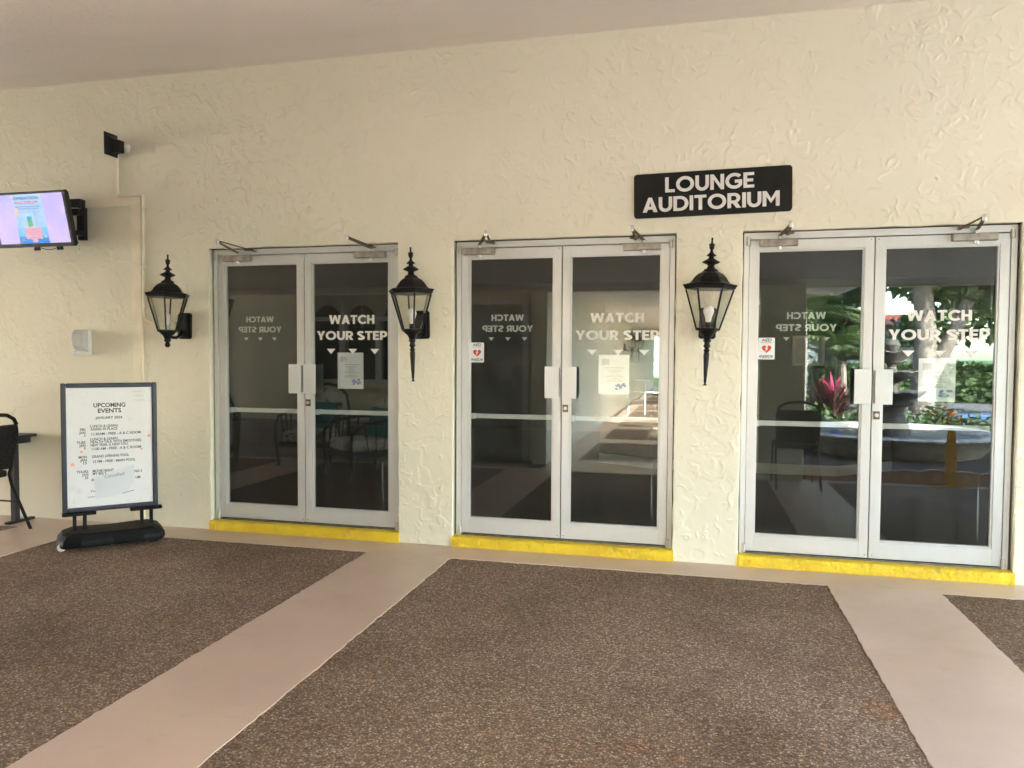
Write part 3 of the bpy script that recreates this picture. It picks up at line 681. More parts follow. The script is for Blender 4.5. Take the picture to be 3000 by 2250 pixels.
    ca.build('clip_art', 'print_blue' if di else 'print_purple', nt_)
# ---- AED stickers
for (ax, az, lab) in ((-1.541, 1.367, 'small white AED sticker with red heart on the door between the long-tailed lanterns'), (.495, 1.402, 'small white AED sticker with red heart on the door reflecting the fountain')):
    a = thing('defibrillator_sticker', lab, 'sticker', (ax, .0765, az), 0, 'AED stickers')
    rr_ = .006; pts = []
    for cx_, cz_, q0 in ((.105-rr_, .146-rr_, 0), (rr_, .146-rr_, 90), (rr_, rr_, 180), (.105-rr_, rr_, 270)):
        pts += [(cx_+rr_*math.cos(R(q0+q)), cz_+rr_*math.sin(R(q0+q))) for q in (0, 30, 60, 90)]
    MB().prism(pts, -.0006, 0).build('backing', 'paper_white', a)
    text('AED', a, 'print_ink', .020, .085, .121, .020, -.0009, .02)
    text('INSIDE', a, 'print_ink', .008, .097, .012, .018, -.0009, .02)
    for q in ((.01, .095, .113, .1145), (.02, .085, .109, .1098), (.02, .085, .006, .0068)): MB().box(q[0], q[1], -.001, -.0008, q[2], q[3]).build('rule', 'print_ink', a)
    hp = []
    for k in range(40):
        q = 2*math.pi*k/40; hx = 16*math.sin(q)**3; hz = 13*math.cos(q)-5*math.cos(2*q)-2*math.cos(3*q)-math.cos(4*q); hp.append((.0525+hx*.0019, .0715+hz*.0019))
    MB().prism(hp, -.0010, -.0007).build('heart', 'aed_red', a)
    MB().prism([(.056, .092), (.041, .070), (.050, .071), (.045, .052), (.064, .074), (.055, .0735), (.062, .088)], -.0014, -.0011).build('bolt', 'paper_white', a)

# ================================================================== LANTERNS
def lantern(x, dz, tail, lab, lean=0.):
    t = thing('wall_lantern', lab, 'lantern', (x, 0, 1.6+dz), 0, 'black wall lanterns'); z = 1.6; Y = -.22; c = (0, Y, -z)
    b = MB().prism([(-.057, 1.55-z), (-.045, 1.538-z), (.045, 1.538-z), (.057, 1.55-z), (.057, 1.735-z), (.045, 1.747-z), (-.045, 1.747-z), (-.057, 1.735-z)], -.026, .0, 'y')
    b.box(-.043, .043, -.052, -.0262, 1.556-z, 1.729-z)
    b.build('back_plate', 'lantern_black', t, bevel=.005)
    MB().tube([(0, -.045, 1.60-z), (0, -.075, 1.565-z), (0, -.12, 1.545-z), (0, -.17, 1.548-z), (0, -.205, 1.565-z)], [.016, .014, .012, .012, .014], 10).build('arm', 'lantern_black', t, True)
    cap = MB().lathe([(.150, 1.853), (.160, 1.858), (.163, 1.868), (.172, 1.878), (.170, 1.884), (.130, 1.893), (.117, 1.905), (.101, 1.930), (.080, 1.952), (.055, 1.966), (.048, 1.972)], 6, c, 0).build('roof', 'lantern_black', t)
    MB().lathe([(.046, 1.970), (.044, 1.980), (.026, 1.990), (.020, 2.003), (.024, 2.012), (.048, 2.022), (.058, 2.029), (.050, 2.035), (.030, 2.046), (.016, 2.055), (.015, 2.064), (.032, 2.070), (.030, 2.074), (.015, 2.086), (.009, 2.098), (.008, 2.107), (.013, 2.113), (.017, 2.128), (.016, 2.136), (.020, 2.141), (.017, 2.146), (.007, 2.150), (.0055, 2.172), (.007, 2.180), (.004, 2.186)], 20, c).build('finial', 'lantern_black', t, True)
    rt, rb, zt, zb = .150, .074, 1.852, 1.602
    for k in range(6):
        a = k*math.pi/3
        MB().tube([(rt*math.cos(a), Y+rt*math.sin(a), zt-z), (rb*math.cos(a), Y+rb*math.sin(a), zb-z)], .0062, 6).build('bar', 'lantern_black', t)
        a2 = a+math.pi/3; k_ = .97
        q = [(rt*k_*math.cos(a), Y+rt*k_*math.sin(a), zt-z), (rt*k_*math.cos(a2), Y+rt*k_*math.sin(a2), zt-z), (rb*k_*math.cos(a2), Y+rb*k_*math.sin(a2), zb-z), (rb*k_*math.cos(a), Y+rb*k_*math.sin(a), zb-z)]
        n_ = Vector((math.cos((a+a2)/2), math.sin((a+a2)/2), .3))*.003
        q += [tuple(Vector(p)-n_) for p in q]
        MB().add(q, [(0, 1, 2, 3), (7, 6, 5, 4), (0, 4, 5, 1), (1, 5, 6, 2), (2, 6, 7, 3), (3, 7, 4, 0)]).build('pane', 'lantern_glass', t)
    MB().lathe([(.052, 1.586), (.074, 1.588), (.078, 1.594), (.078, 1.602), (.060, 1.606)], 6, c).build('tray', 'lantern_black', t)
    pr = [(.062, 1.588), (.055, 1.578), (.036, 1.562), (.026, 1.545), (.022, 1.528), (.026, 1.524), (.026, 1.518), (.018, 1.512)]
    if tail: pr += [(.017, 1.500), (.022, 1.490), (.022, 1.484), (.014, 1.474), (.013, 1.468), (.021, 1.460), (.020, 1.456), (.013, 1.448), (.018, 1.443), (.019, 1.425), (.012, 1.302), (.013, 1.300), (.010, 1.294), (.013, 1.288), (.008, 1.281), (.011, 1.273), (.008, 1.266), (.010, 1.258), (.006, 1.250), (.007, 1.240), (.013, 1.235), (.012, 1.231)]
    else: pr += [(.014, 1.508), (.018, 1.498), (.021, 1.488), (.017, 1.476), (.008, 1.468)]
    MB().lathe(pr, 20, c).build('pendant', 'lantern_black', t, True)
    MB().lathe([(.02, 1.606), (.02, 1.640), (.017, 1.642)], 16, c).build('socket', 'lantern_black' if tail else 'socket_white', t, True)
    if tail: bp = [(.014, 1.642), (.018, 1.652), (.022, 1.675), (.031, 1.700), (.034, 1.715), (.030, 1.734), (.018, 1.747), (.004, 1.751)]
    else: bp = [(.012, 1.642), (.018, 1.655), (.020, 1.690), (.019, 1.72), (.010, 1.735), (.003, 1.738)]
    MB().lathe(bp, 20, c).build('bulb', 'bulb_white', t, True)
    return t
l1 = lantern(-3.91, .0, False, 'black wall lantern without a tail, beside the events poster stand'); 
l2 = lantern(-1.885, .0, True, 'black long-tailed wall lantern between the notice door and the middle door')
l3 = lantern(.157, .0, True, 'black long-tailed wall lantern under the black lettered sign')
l1.rotation_euler = (0, R(1.), 0); l3.rotation_euler = (0, R(2.0), 0); l2.rotation_euler = (0, R(-1.2), 0)

# ================================================================== SIGN
sg = thing('name_sign', 'black sign board with raised white letters above the doors', 'sign', (.169, -.001, 2.517)); sg.rotation_euler = (0, R(-.75), 0)
rr_ = .022; pts = []
for cx_, cz_, q0 in ((.512-rr_, .149-rr_, 0), (-.512+rr_, .149-rr_, 90), (-.512+rr_, -.149+rr_, 180), (.512-rr_, -.149+rr_, 270)):
    pts += [(cx_+rr_*math.cos(R(q0+q)), cz_+rr_*math.sin(R(q0+q))) for q in (0, 22, 45, 68, 90)]
MB().prism(pts, -.024, -.003).build('board', 'sign_black', sg, bevel=.0015)
for x in (-.38, .38): MB().box(x-.02, x+.02, -.003, .001, -.1, .1).build('spacer', 'sign_black', sg)
letters('LOUNGE', sg, 'sign_white', -.302, .274, .016, .1, -.0285, .205, .07, .004)
letters('AUDITORIUM', sg, 'sign_white', -.452, .433, -.112, .098, -.0285, .205, .065, .004)

# ================================================================== WALL FITTINGS
tv = thing('wall_television', 'flat television showing a pill drop flyer on a tilting wall arm', 'television', (-4.785, -.2, 2.285))
hT = Vector((0, -.1, .43)).normalized(); nT = Vector((0, -hT.z, hT.y))       # along the panel, out of the screen
rotT = Matrix(((1, 0, 0), (0, -nT.y, hT.y), (0, -nT.z, hT.z)))                # local x, depth(into wall), up
def tvb(mb, name, m, parent=tv):
    mb.v = [tuple(rotT @ Vector(v)) for v in mb.v]; return mb.build(name, m, parent)
bz = MB().box(-.742, .002, 0, .03, -.002, .028).box(-.742, .002, 0, .03, .419, .437).box(-.742, -.722, 0, .03, .0281, .4189).box(-.024, .002, 0, .03, .0281, .4189)
tvb(bz, 'bezel', 'tv_black'); tvb(MB().box(-.73, -.01, .03, .055, .01, .425), 'casing', 'tv_black'); tvb(MB().box(-.6, -.14, .055, .075, .05, .3), 'rear_cover', 'tv_black')
scr = tvb(MB().box(-.7219, -.0241, .004, .02, .0282, .4188), 'screen', 'screen_lilac')
def tvt(s, m, x0, x1, zb, cap, bold=.01, d=.0022):
    o = text(s, tv, m, x0, x1, zb, cap, d, bold, name='screen_text')
    o.data.transform(rotT.to_4x4()); return o
tvb(MB().box(-.525, -.232, .0032, .0038, .0283, .4187), 'flyer', 'screen_flyer')
tvb(MB().box(-.525, -.232, .0026, .0031, .0283, .085), 'flyer_band', 'screen_blue')
tvb(MB().box(-.525, -.232, .0026, .0031, .0852, .155), 'flyer_band', 'screen_sky')
for q in ((-.522, -.51, .385, .4187), (-.256, -.236, .40, .4187), (-.515, -.485, .25, .31)): tvb(MB().box(q[0], q[1], .0026, .0031, q[2], q[3]), 'flyer_corner', 'screen_peach')
tvt('OPERATION', 'screen_navy', -.508, -.262, .376, .024, .02); tvt('PILL DROP', 'screen_red', -.500, -.270, .341, .024, .02)
tvt('DROP OFF YOUR UNWANTED', 'screen_navy', -.503, -.255, .316, .011); tvt('PRESCRIPTION DRUGS', 'screen_navy', -.480, -.278, .299, .011)
ql = MB(); r_ = random.Random(4)
for q in range(9):
    z = .268-q*.0125
    for xa, wmx in ((-.508, .07), (-.335, .085)): ql.box(xa, xa+r_.uniform(.02, wmx), .0021, .0025, z, z+.0035)
for q in range(2): ql.box(-.475, -.27, .0021, .0025, .288-q*.011, .2905-q*.011)
tvb(ql, 'flyer_lines', 'screen_grey')
tvb(MB().box(-.408, -.365, .0018, .0024, .212, .245), 'capsule_top', 'screen_teal'); tvb(MB().box(-.408, -.362, .0018, .0024, .163, .2118), 'capsule_end', 'screen_green')
tvb(MB().prism([(-.453, .157), (-.453, .064), (-.395, .064), (-.395, .038), (-.345, .038), (-.345, .064), (-.290, .064), (-.290, .157)], .0018, .0023), 'flyer_box', 'screen_pink')
for s, x0, x1, z in (('Friday, Jan 26th', -.435, -.308, .139), ('9:30am - 2:30pm', -.442, -.302, .115), ('Phase II', -.405, -.340, .093), ('Card Room', -.420, -.325, .071)): tvt(s, 'screen_rose', x0, x1, z, .0115, .004, .0015)
tvb(MB().prism([(-.488+(.021 if k % 2 else .014)*math.cos(k*math.pi/6), .061+(.021 if k % 2 else .014)*math.sin(k*math.pi/6)) for k in range(12)], .0018, .0024), 'flyer_seal', 'screen_grey')
tvb(MB().prism([(-.262+.02*math.cos(R(20*k)), .072+.016*math.sin(R(20*k))) for k in range(10)], .0018, .0024), 'flyer_logo', 'screen_lime')
for xx in (-.385, -.16): tvb(MB().box(xx-.02, xx+.015, .01, .035, -.03, -.003).box(xx-.016, xx-.008, .0, .0099, -.03, -.004), 'foot_clip', 'tv_black')
tvb(MB().tube([(-.35, .02, -.01), (-.31, .02, -.022), (-.26, .02, -.026), (-.21, .02, -.02), (-.18, .02, -.008)], .0028, 6), 'cable', 'tv_black')
# the wall arm
MB().box(-.125, -.055, .155, .199, .07, .40).build('wall_bracket', 'tv_black', tv, bevel=.006)
MB().box(-.30, -.056, .10, .154, .27, .32).build('arm', 'tv_black', tv, bevel=.004); MB().box(-.30, -.056, .10, .154, .10, .14).build('arm', 'tv_black', tv, bevel=.004)
MB().tube([(-.12, -.01, .20), (-.075, .05, .16), (-.06, .09, .09), (-.055, .10, .02), (-.06, .11, -.02)], .0045, 6).build('cable', 'cable_white', tv, True)
ob_ = thing('outlet_box', 'dark weathered outlet box with a looped white cord beside the television', 'outlet', (-4.93, 0, 2.652))
MB().box(-.07, .07, -.06, -.001, -.038, .04).build('box', 'table_black', ob_, bevel=.004)
MB().box(-.05, -.01, -.085, -.0602, -.02, .02).build('plug', 'tv_black', ob_, bevel=.004)
MB().tube([(-.1, -.12, .01), (-.06, -.09, -.02), (-.02, -.075, -.036), (.03, -.07, -.042), (.075, -.03, -.03)], .005, 6).build('cord', 'cable_white', ob_, True)
# flood lamp
fd = thing('flood_lamp', 'black hooded flood lamp on a white round base high on the wall', 'lamp', (-4.455, 0, 3.09))
MB().lathe([(.0, .0), (.052, .0), (.052, .018), (.040, .035), (.02, .042)], 20).build('base', 'base_white', fd, True)
fd.scale = (.88, .88, .88)
fd.children[0].data.transform(Matrix.Rotation(R(90), 4, 'X'))
MB().tube([(0, -.03, 0), (-.005, -.06, .005)], .018, 10).build('knuckle', 'base_white', fd, True)
hv = []
for x, hy, z0, z1 in ((.05, .03, -.07, .04), (-.005, .034, -.07, .045), (-.03, .042, -.073, .055), (-.055, .065, -.085, .085), (-.07, .085, -.095, .115)):
    hv += [(x, -.11-hy, z0), (x, -.11+hy, z0), (x, -.11+hy, z1), (x, -.11-hy, z1)]
hf = [(0, 1, 2, 3), (16, 17, 18, 19)]+[(4*i+k, 4*i+(k+1) % 4, 4*i+4+(k+1) % 4, 4*i+4+k) for i in range(4) for k in range(4)]
MB().add(hv, hf).build('hood', 'flood_black', fd, bevel=.005)
# conduits and raceway
rc = thing('cable_raceway', 'flat cream painted cable trunking running down the wall beside the television', 'trunking', (-4.357, 0, 0))
MB().box(-.043, .047, -.022, -.0005, .002, 2.622).build('vertical_cover', 'trim_paint', rc, bevel=.003)
MB().box(-.50, .047, -.0225, -.0005, 2.6225, 2.690).build('horizontal_cover', 'trim_paint', rc, bevel=.003)
cd = thing('conduit', 'thin cream painted conduit running from the flood lamp to the short lantern', 'conduit', (-4.288, 0, 0))
MB().tube([(-.243, -.014, 3.05), (-.243, -.014, 2.725), (-.238, -.014, 2.712), (-.225, -.014, 2.706), (-.02, -.014, 2.706), (-.005, -.014, 2.700), (0, -.014, 2.685), (-.008, -.014, 1.76), (-.004, -.014, 1.72), (.02, -.014, 1.69), (.06, -.014, 1.675), (.30, -.014, 1.665)], .0125, 10).build('pipe', 'conduit_paint', cd, True)
for z in (2.60, 2.12): MB().box(-.022, .032, -.0285, -.0005, z-.008, z+.008).build('strap', 'conduit_paint', cd, bevel=.002)
# dispenser
ds = thing('sanitizer_dispenser', 'pale grey hand sanitizer dispenser on the wall above the poster stand', 'dispenser', (-4.865, 0, 1.40))
ds.scale = (.9, .9, .92)
MB().box(-.055, .055, -.045, -.001, 0, .236).build('back_plate', 'dispenser_white', ds, bevel=.008)
pf_ = [(-.0455, .035), (-.09, .055), (-.118, .085), (-.128, .14), (-.122, .195), (-.095, .228), (-.0455, .236)]
MB().prism(pf_, -.056, .056, 'x').build('cover', 'dispenser_grey', ds, bevel=.006)
MB().prism([(-.0455, .0), (-.12, .008), (-.125, .03), (-.10, .045), (-.0455, .034)], -.048, .048, 'x').build('push_lever', 'dispenser_white', ds, bevel=.004)
# stray marks: eye hook by the middle door
ek = MB().tube([(.0+.011*math.cos(R(a)), -.012, .011*math.sin(R(a))) for a in range(200, -140, -20)], .0022, 6).build('eye_hook', 'steel', None, True); ek.location = (-.028, 0, 2.205); tag(ek, 'tiny metal eye hook in the stucco beside the middle door', 'hook')

# ================================================================== POSTER STAND
es = thing('poster_stand', 'black poster stand with a white upcoming events sheet on a wheeled base', 'poster stand', (-4.17, -.535, 0), R(45))
# frame plane: local x along, -y towards the viewer
fx0, fx1, fz0, fz1 = -.316, .318, .25, 1.20
FR = [(fx0, fx0+.034, fz0, fz1), (fx1-.034, fx1, fz0, fz1)]
for a, b_, z0, z1 in FR: MB().box(a, b_, -.026, .012, z0, z1).build('frame_side', 'easel_frame', es, bevel=.009, seg=3)
for z0, z1 in ((fz0, fz0+.034), (fz1-.034, fz1)): MB().box(fx0+.0345, fx1-.0345, -.0258, .0118, z0, z1).build('frame_rail', 'easel_frame', es, bevel=.009, seg=3)
ix0, ix1, iz0, iz1 = fx0+.032, fx1-.032, fz0+.032, fz1-.032
po = MB().box(ix0, ix1, -.010, .006, iz0, iz1).build('poster', 'poster_white', es)
PW, PH = ix1-ix0, iz1-iz0
def pt(s, u0, u1, v, cap, m='poster_ink', bold=.0, rot=0., y=-.0106, left=None): return text(s, po, m, ix0+u0*PW, ix0+u1*PW, iz1-v*PH, cap*PH, y, bold, rot=rot, left=None if left is None else ix0+left*PW, name='print')
pt('HAPPY', .755, .92, .050, .022, 'print_pale', .0); pt('NEW', .79, .90, .087, .022, 'print_pale', .0); pt('YEAR', .775, .915, .125, .022, 'print_pale', .0)
pt('UPCOMING', .31, .68, .167, .036, bold=.03); pt('EVENTS', .36, .63, .214, .036, bold=.03); pt('JANUARY 2024', .33, .64, .266, .022, bold=.02)
for s, u0, u1, v in (('LUNCH & LEARN:', .27, .59, .335), ('AGING IN PLACE', .272, .58, .361), ('11:30AM - FREE - A & C ROOM', .283, .857, .401), ('LUNCH & LEARN', .27, .58, .444), ('HEALTH TALK WITH SMOOTHIES:', .27, .865, .468), ('NEW YEAR, A NEW YOU', .27, .70, .494), ('11:00 AM - FREE - A & C ROOM', .283, .857, .526), ('GRAND OPENING POOL', .285, .715, .590), ('12 PM - FREE - MAIN POOL', .298, .79, .633), ('MOVIE NIGHT', .29, .535, .712), ('MY BIG F', .29, .445, .735), ('ING 3', .77, .865, .735), ('UM', .788, .845, .788), ('8:', .275, .305, .785)):
    pt(s, u0, u1, v, .022, bold=.022)
for (rows, v0) in (((('FRI', .155, .215), ('JAN', .145, .215), ('5', .20, .215)), .361), ((('TUES', .115, .213), ('JAN', .143, .213), ('9', .198, .213)), .468), ((('MON', .135, .225), ('JAN', .15, .225), ('15', .185, .225)), .590), ((('THURS', .108, .24), ('JAN', .17, .24), ('25', .197, .24)), .712)):
    for q, (s, u0, u1) in enumerate(rows): pt(s, u0, u1, v0+q*.025, .022, bold=.022)
pt('Fo', .27, .315, .877, .018, bold=.006); pt('www', .225, .315, .922, .013, bold=.006)
def star(u, v, r, m):
    b2 = MB().prism([(ix0+u*PW+(r if k % 2 == 0 else r*.42)*math.sin(k*math.pi/5), iz1-v*PH+(r if k % 2 == 0 else r*.42)*math.cos(k*math.pi/5)) for k in range(10)], -.0112, -.0104); return b2.build('print_star', m, po)
for u, v, r in ((.065, .637, .021), (.165, .535, .014), (.955, .425, .017), (.865, .535, .012)): star(u, v, r, 'star_orange')
cf = MB(); r_ = random.Random(21)
for q in range(230):
    if q % 2: u, v = abs(r_.gauss(0, .16)), abs(r_.gauss(0, .1))
    else: u, v = 1-abs(r_.gauss(0, .16)), 1-abs(r_.gauss(0, .13))
    if not (.015 < u < .985 and .015 < v < .985) or (.3 < u < .78 and v > .7 and v < .93): continue
    s = r_.uniform(.0014, .003); X, Z = ix0+u*PW, iz1-v*PH; cf.box(X-s, X+s, -.0108, -.0102, Z-s*.7, Z+s*.7)
kind(cf.build('print_confetti', 'print_pale', po), 'stuff')
for u, v, r in ((.075, .955, .055), (.13, .865, .03), (.055, .835, .03), (.73, .275, .022)):
    X, Z = ix0+u*PW, iz1-v*PH; sp = MB()
    for k in range(5):
        a = k*math.pi/5+.2; sp.bar((X-r*math.cos(a), -.0104-k*.00005, Z-r*math.sin(a)), (X+r*math.cos(a), -.0104-k*.00005, Z+r*math.sin(a)), .0006, .0014)
    kind(sp.build('print_spark', 'print_pale', po), 'stuff')
# cancelled slip, a curled half sheet taped over the last event
sv = []; sf = []
qa = [(.305, .755), (.772, .665), (.778, .90), (.318, .94)]
for j in range(9):
    for i in range(9):
        u, v = i/8, j/8
        p0 = [qa[0][k]*(1-u)+qa[1][k]*u for k in (0, 1)]; p1 = [qa[3][k]*(1-u)+qa[2][k]*u for k in (0, 1)]
        P_ = [p0[k]*(1-v)+p1[k]*v for k in (0, 1)]
        lift = .013+.006*math.sin(v*5)*.4+.016*max(0, .35-v)**1.2*(1-u)+.004*math.sin(u*4)
        sv.append((ix0+P_[0]*PW, -lift, iz1-P_[1]*PH))
sf = [(j*9+i, j*9+i+1, j*9+10+i, j*9+9+i) for j in range(8) for i in range(8)]
slip = MB().add(sv, sf).build('cancelled_slip', 'slip_white', po, True)
pt('Cancelled', .425, .655, .765, .030, 'print_grey', .0, rot=R(6), y=-.0235)
MB().bar((ix0+.63*PW, -.0205, iz1-.905*PH), (ix0+.77*PW, -.0205, iz1-.885*PH), .0006, .003).build('print_rule', 'poster_ink', po)
# carriers, springs, base
for cx_ in (-.21, .235):
    MB().box(cx_-.11, cx_+.11, -.035, .03, .225, .249).build('clamp', 'easel_base', es, bevel=.006)
    for q in (-.03, .035):
        b2 = MB(); b2.lathe([(.016, .11), (.016, .13), (.013, .14), (.013, .225)], 14, (cx_+q, 0, 0)); b2.build('spring_post', 'easel_base', es, True)
bv = []; rows = [(-.345, .10, .085), (-.31, .165, .11), (-.2, .185, .115), (0, .16, .112), (.2, .185, .115), (.31, .165, .11), (.345, .10, .085)]
base = MB(); 
top = [(x, -hw_) for x, hw_, _ in rows]+[(x, hw_) for x, hw_, _ in reversed(rows)]
n_ = len(top); lay = [(.985, .02, 0), (1.0, .045, 0), (.985, .07, 0), (.90, .10, 0), (.80, .113, 0)]
for s_, z, _ in lay: bv += [(x*s_*1.03, y*s_*1.06, z+(.006*(abs(x)/.3)**2 if z > .09 else 0)) for x, y in top]
bf = [tuple(range(n_-1, -1, -1)), tuple((len(lay)-1)*n_+k for k in range(n_))]+[(j*n_+k, j*n_+(k+1) % n_, j*n_+n_+(k+1) % n_, j*n_+n_+k) for j in range(len(lay)-1) for k in range(n_)]
base.add(bv, bf).build('base', 'easel_base', es, bevel=.006)
for yy_ in (-.12, .12):
    b2 = MB().prism([(yy_, 0)], 0, 0) if False else MB(); b2.lathe([(.0, -.018), (.028, -.018), (.028, .018), (.0, .018)], 18); o = b2.build('wheel', 'base_white', es, True)
    o.data.transform(Matrix.Translation((-.325, yy_, .028)) @ Matrix.Rotation(R(90), 4, 'X'))
MB().box(.24, .3, -.14, .14, 0, .022).build('foot', 'easel_base', es)

# ================================================================== CHAIRS, TABLE
mat('chair_taupe', (.15, .13, .115), .85, var=.2, vs=60, bmp=.001, bs=400)
def banquet_chair(loc, rz, lab, fab='chair_fabric', frm='chair_black'):
    c = thing('stacking_chair', lab, 'chair', loc, rz, 'black stacking chairs')      # faces local +y, back at -y
    MB().prism([(-.21, -.2), (.21, -.2), (.225, .22), (-.225, .22)], .42, .475, 'z').build('seat', fab, c, bevel=.02, seg=3)
    # oval back with a hand hold
    pts = []; P_ = [(-.19, .0), (-.225, .14), (-.232, .30), (-.20, .395), (-.12, .445), (0, .458), (.12, .445), (.20, .395), (.232, .30), (.225, .14), (.19, 0)]
    hole = [(-.06, .405), (0, .416), (.06, .405), (.06, .385), (0, .392), (-.06, .385)]
    b2 = MB(); low = [p for p in P_ if p[1] < .36]
    b2.prism([(-.19, 0), (.19, 0), (.225, .14), (.232, .30), (.215, .362), (-.215, .362), (-.232, .30), (-.225, .14)], -.02, .02)
    o = b2.build('backrest', fab, c, bevel=.012)
    tr_ = MB().tube([(-.215, 0, .362), (-.185, 0, .408), (-.12, 0, .443), (0, 0, .456), (.12, 0, .443), (.185, 0, .408), (.215, 0, .362)], .015, 8).build('top_handle', frm, c, True)
    for q in (o, tr_): q.data.transform(Matrix.Translation((0, -.225, .49)) @ Matrix.Rotation(R(10), 4, 'X'))
    for s in (-1, 1):
        MB().tube([(s*.22, .2, 0), (s*.215, .18, .43)], .011, 8).build('leg', frm, c, True)
        MB().tube([(s*.225, -.40, 0), (s*.22, -.225, .35), (s*.215, -.205, .44), (s*.213, -.235, .52), (s*.212, -.262, .66)], .012, 8).build('leg', frm, c, True)
        MB().tube([(s*.218, -.29, .22), (s*.217, .19, .22)], .007, 6).build('stretcher', frm, c)
    return c
banquet_chair((-5.50, -.585, 0), R(90), 'black stacking chair with padded back in front of the narrow black table')
banquet_chair((1.16, -3.36, 0), R(180), 'dark taupe padded stacking chair standing with its seat towards the walkway pier', 'chair_taupe', 'chair_taupe')
tb = thing('console_table', 'narrow black table standing against the stucco wall behind the chair', 'table', (-5.98, -.18, 0))
MB().box(-.75, .615, -.13, .15, .71, .735).build('tabletop', 'table_black', tb, bevel=.004)
MB().box(-.7, .58, -.10, .12, .66, .709).build('apron', 'table_black', tb)
for sx in (-.69, .575):
    MB().box(sx-.022, sx+.022, -.06, -.015, 0.025, .659).build('leg', 'table_black', tb); MB().box(sx-.022, sx+.022, -.12, .13, 0, .0245).build('foot', 'table_black', tb)

# ---- rattan chairs across the portico (seen in the first door's glass)
def rattan(loc, rz, lab):
    c = thing('rattan_armchair', lab, 'armchair', loc, rz, 'rattan armchairs across the portico')
    MB().box(-.3, .3, -.28, .3, .30, .44).build('seat_cushion', 'floral_fabric', c, bevel=.05, seg=3)
    pts = [(-.30, 0), (.30, 0), (.32, .25), (.27, .42), (.15, .52), (0, .55), (-.15, .52), (-.27, .42), (-.32, .25)]
    o = MB().prism(pts, -.06, .06).build('back_cushion', 'floral_fabric', c, bevel=.03); o.data.transform(Matrix.Translation((0, -.29, .42)) @ Matrix.Rotation(R(14), 4, 'X'))
    o = MB().box(-.2, .2, -.05, .05, 0, .34).build('pillow', 'teal_cushion', c, bevel=.045, seg=3); o.data.transform(Matrix.Translation((0, -.16, .45)) @ Matrix.Rotation(R(16), 4, 'X'))
    hoop = [(-.34, -.33, .05), (-.35, -.33, .45), (-.34, -.38, .70), (-.28, -.43, .88), (-.15, -.46, .99), (0, -.47, 1.02), (.15, -.46, .99), (.28, -.43, .88), (.34, -.38, .70), (.35, -.33, .45), (.34, -.33, .05)]
    MB().tube(hoop, .02, 8).build('back_hoop', 'rattan', c, True)
    for s in (-1, 1):
        MB().tube([(s*.36, -.36, .66), (s*.39, -.1, .66), (s*.39, .2, .62), (s*.37, .33, .52), (s*.36, .34, .3), (s*.34, .30, 0)], .02, 8).build('arm', 'rattan', c, True)
        for q in range(3): MB().tube([(s*.37, -.12+q*.15, .64), (s*.35, -.08+q*.1, .32)], .011, 6).build('spindle', 'rattan', c, True)
        MB().tube([(s*.34, -.3, .3), (s*.34, -.36, 0)], .016, 6).build('leg', 'chrome', c, True)
        MB().tube([(s*.34, .28, .29), (s*.34, .34, 0)], .014, 6).build('leg', 'chrome', c, True)
    MB().box(-.34, .34, -.3, .31, .24, .297).build('seat_frame', 'rattan', c)
    return c
rattan((-3.72, -2.75, 0), R(38), 'rattan armchair with floral cushions and a teal pillow across from the notice door')
rattan((-4.75, -3.45, 0), R(-5), 'rattan armchair with floral cushions standing before the mauve ledge')
rattan((-5.75, -2.6, 0), R(-35), 'rattan armchair with floral cushions turned towards the other rattan chairs')

# ================================================================== INTERIOR seen through the glass
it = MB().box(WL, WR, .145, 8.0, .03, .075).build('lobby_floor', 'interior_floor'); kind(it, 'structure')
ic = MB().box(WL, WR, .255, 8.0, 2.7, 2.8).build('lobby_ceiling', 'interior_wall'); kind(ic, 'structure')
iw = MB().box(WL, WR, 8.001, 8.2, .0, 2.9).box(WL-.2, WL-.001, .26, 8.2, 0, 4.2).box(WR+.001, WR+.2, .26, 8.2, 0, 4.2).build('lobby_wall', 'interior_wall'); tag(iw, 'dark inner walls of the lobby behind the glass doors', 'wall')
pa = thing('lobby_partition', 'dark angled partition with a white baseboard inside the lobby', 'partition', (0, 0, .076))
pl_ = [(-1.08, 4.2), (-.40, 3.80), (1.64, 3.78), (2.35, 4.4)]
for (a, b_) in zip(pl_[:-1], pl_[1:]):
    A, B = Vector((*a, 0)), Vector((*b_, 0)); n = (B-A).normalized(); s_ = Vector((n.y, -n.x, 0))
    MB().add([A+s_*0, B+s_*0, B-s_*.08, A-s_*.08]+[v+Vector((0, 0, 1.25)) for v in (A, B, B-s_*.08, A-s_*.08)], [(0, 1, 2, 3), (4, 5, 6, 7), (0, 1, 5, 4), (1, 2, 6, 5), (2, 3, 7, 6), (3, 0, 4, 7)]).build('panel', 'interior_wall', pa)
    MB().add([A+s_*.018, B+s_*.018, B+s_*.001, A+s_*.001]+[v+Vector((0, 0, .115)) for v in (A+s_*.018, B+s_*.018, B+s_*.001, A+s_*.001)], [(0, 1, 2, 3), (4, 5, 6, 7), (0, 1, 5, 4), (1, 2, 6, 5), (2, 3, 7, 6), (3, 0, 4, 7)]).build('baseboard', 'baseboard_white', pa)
pf2 = thing('framed_picture', 'square framed picture with a pale mat standing in the lobby', 'picture', (1.315, 3.74, 1.327))
MB().box(-.17, .17, .0, .02, -.01, .02).box(-.17, .17, 0, .02, .30, .33).box(-.17, -.14, 0, .02, .0201, .2999).box(.14, .17, 0, .02, .0201, .2999).build('frame', 'frame_white', pf2)
MB().box(-.1399, .1399, .008, .014, .0202, .2998).build('image', 'print_faint', pf2)

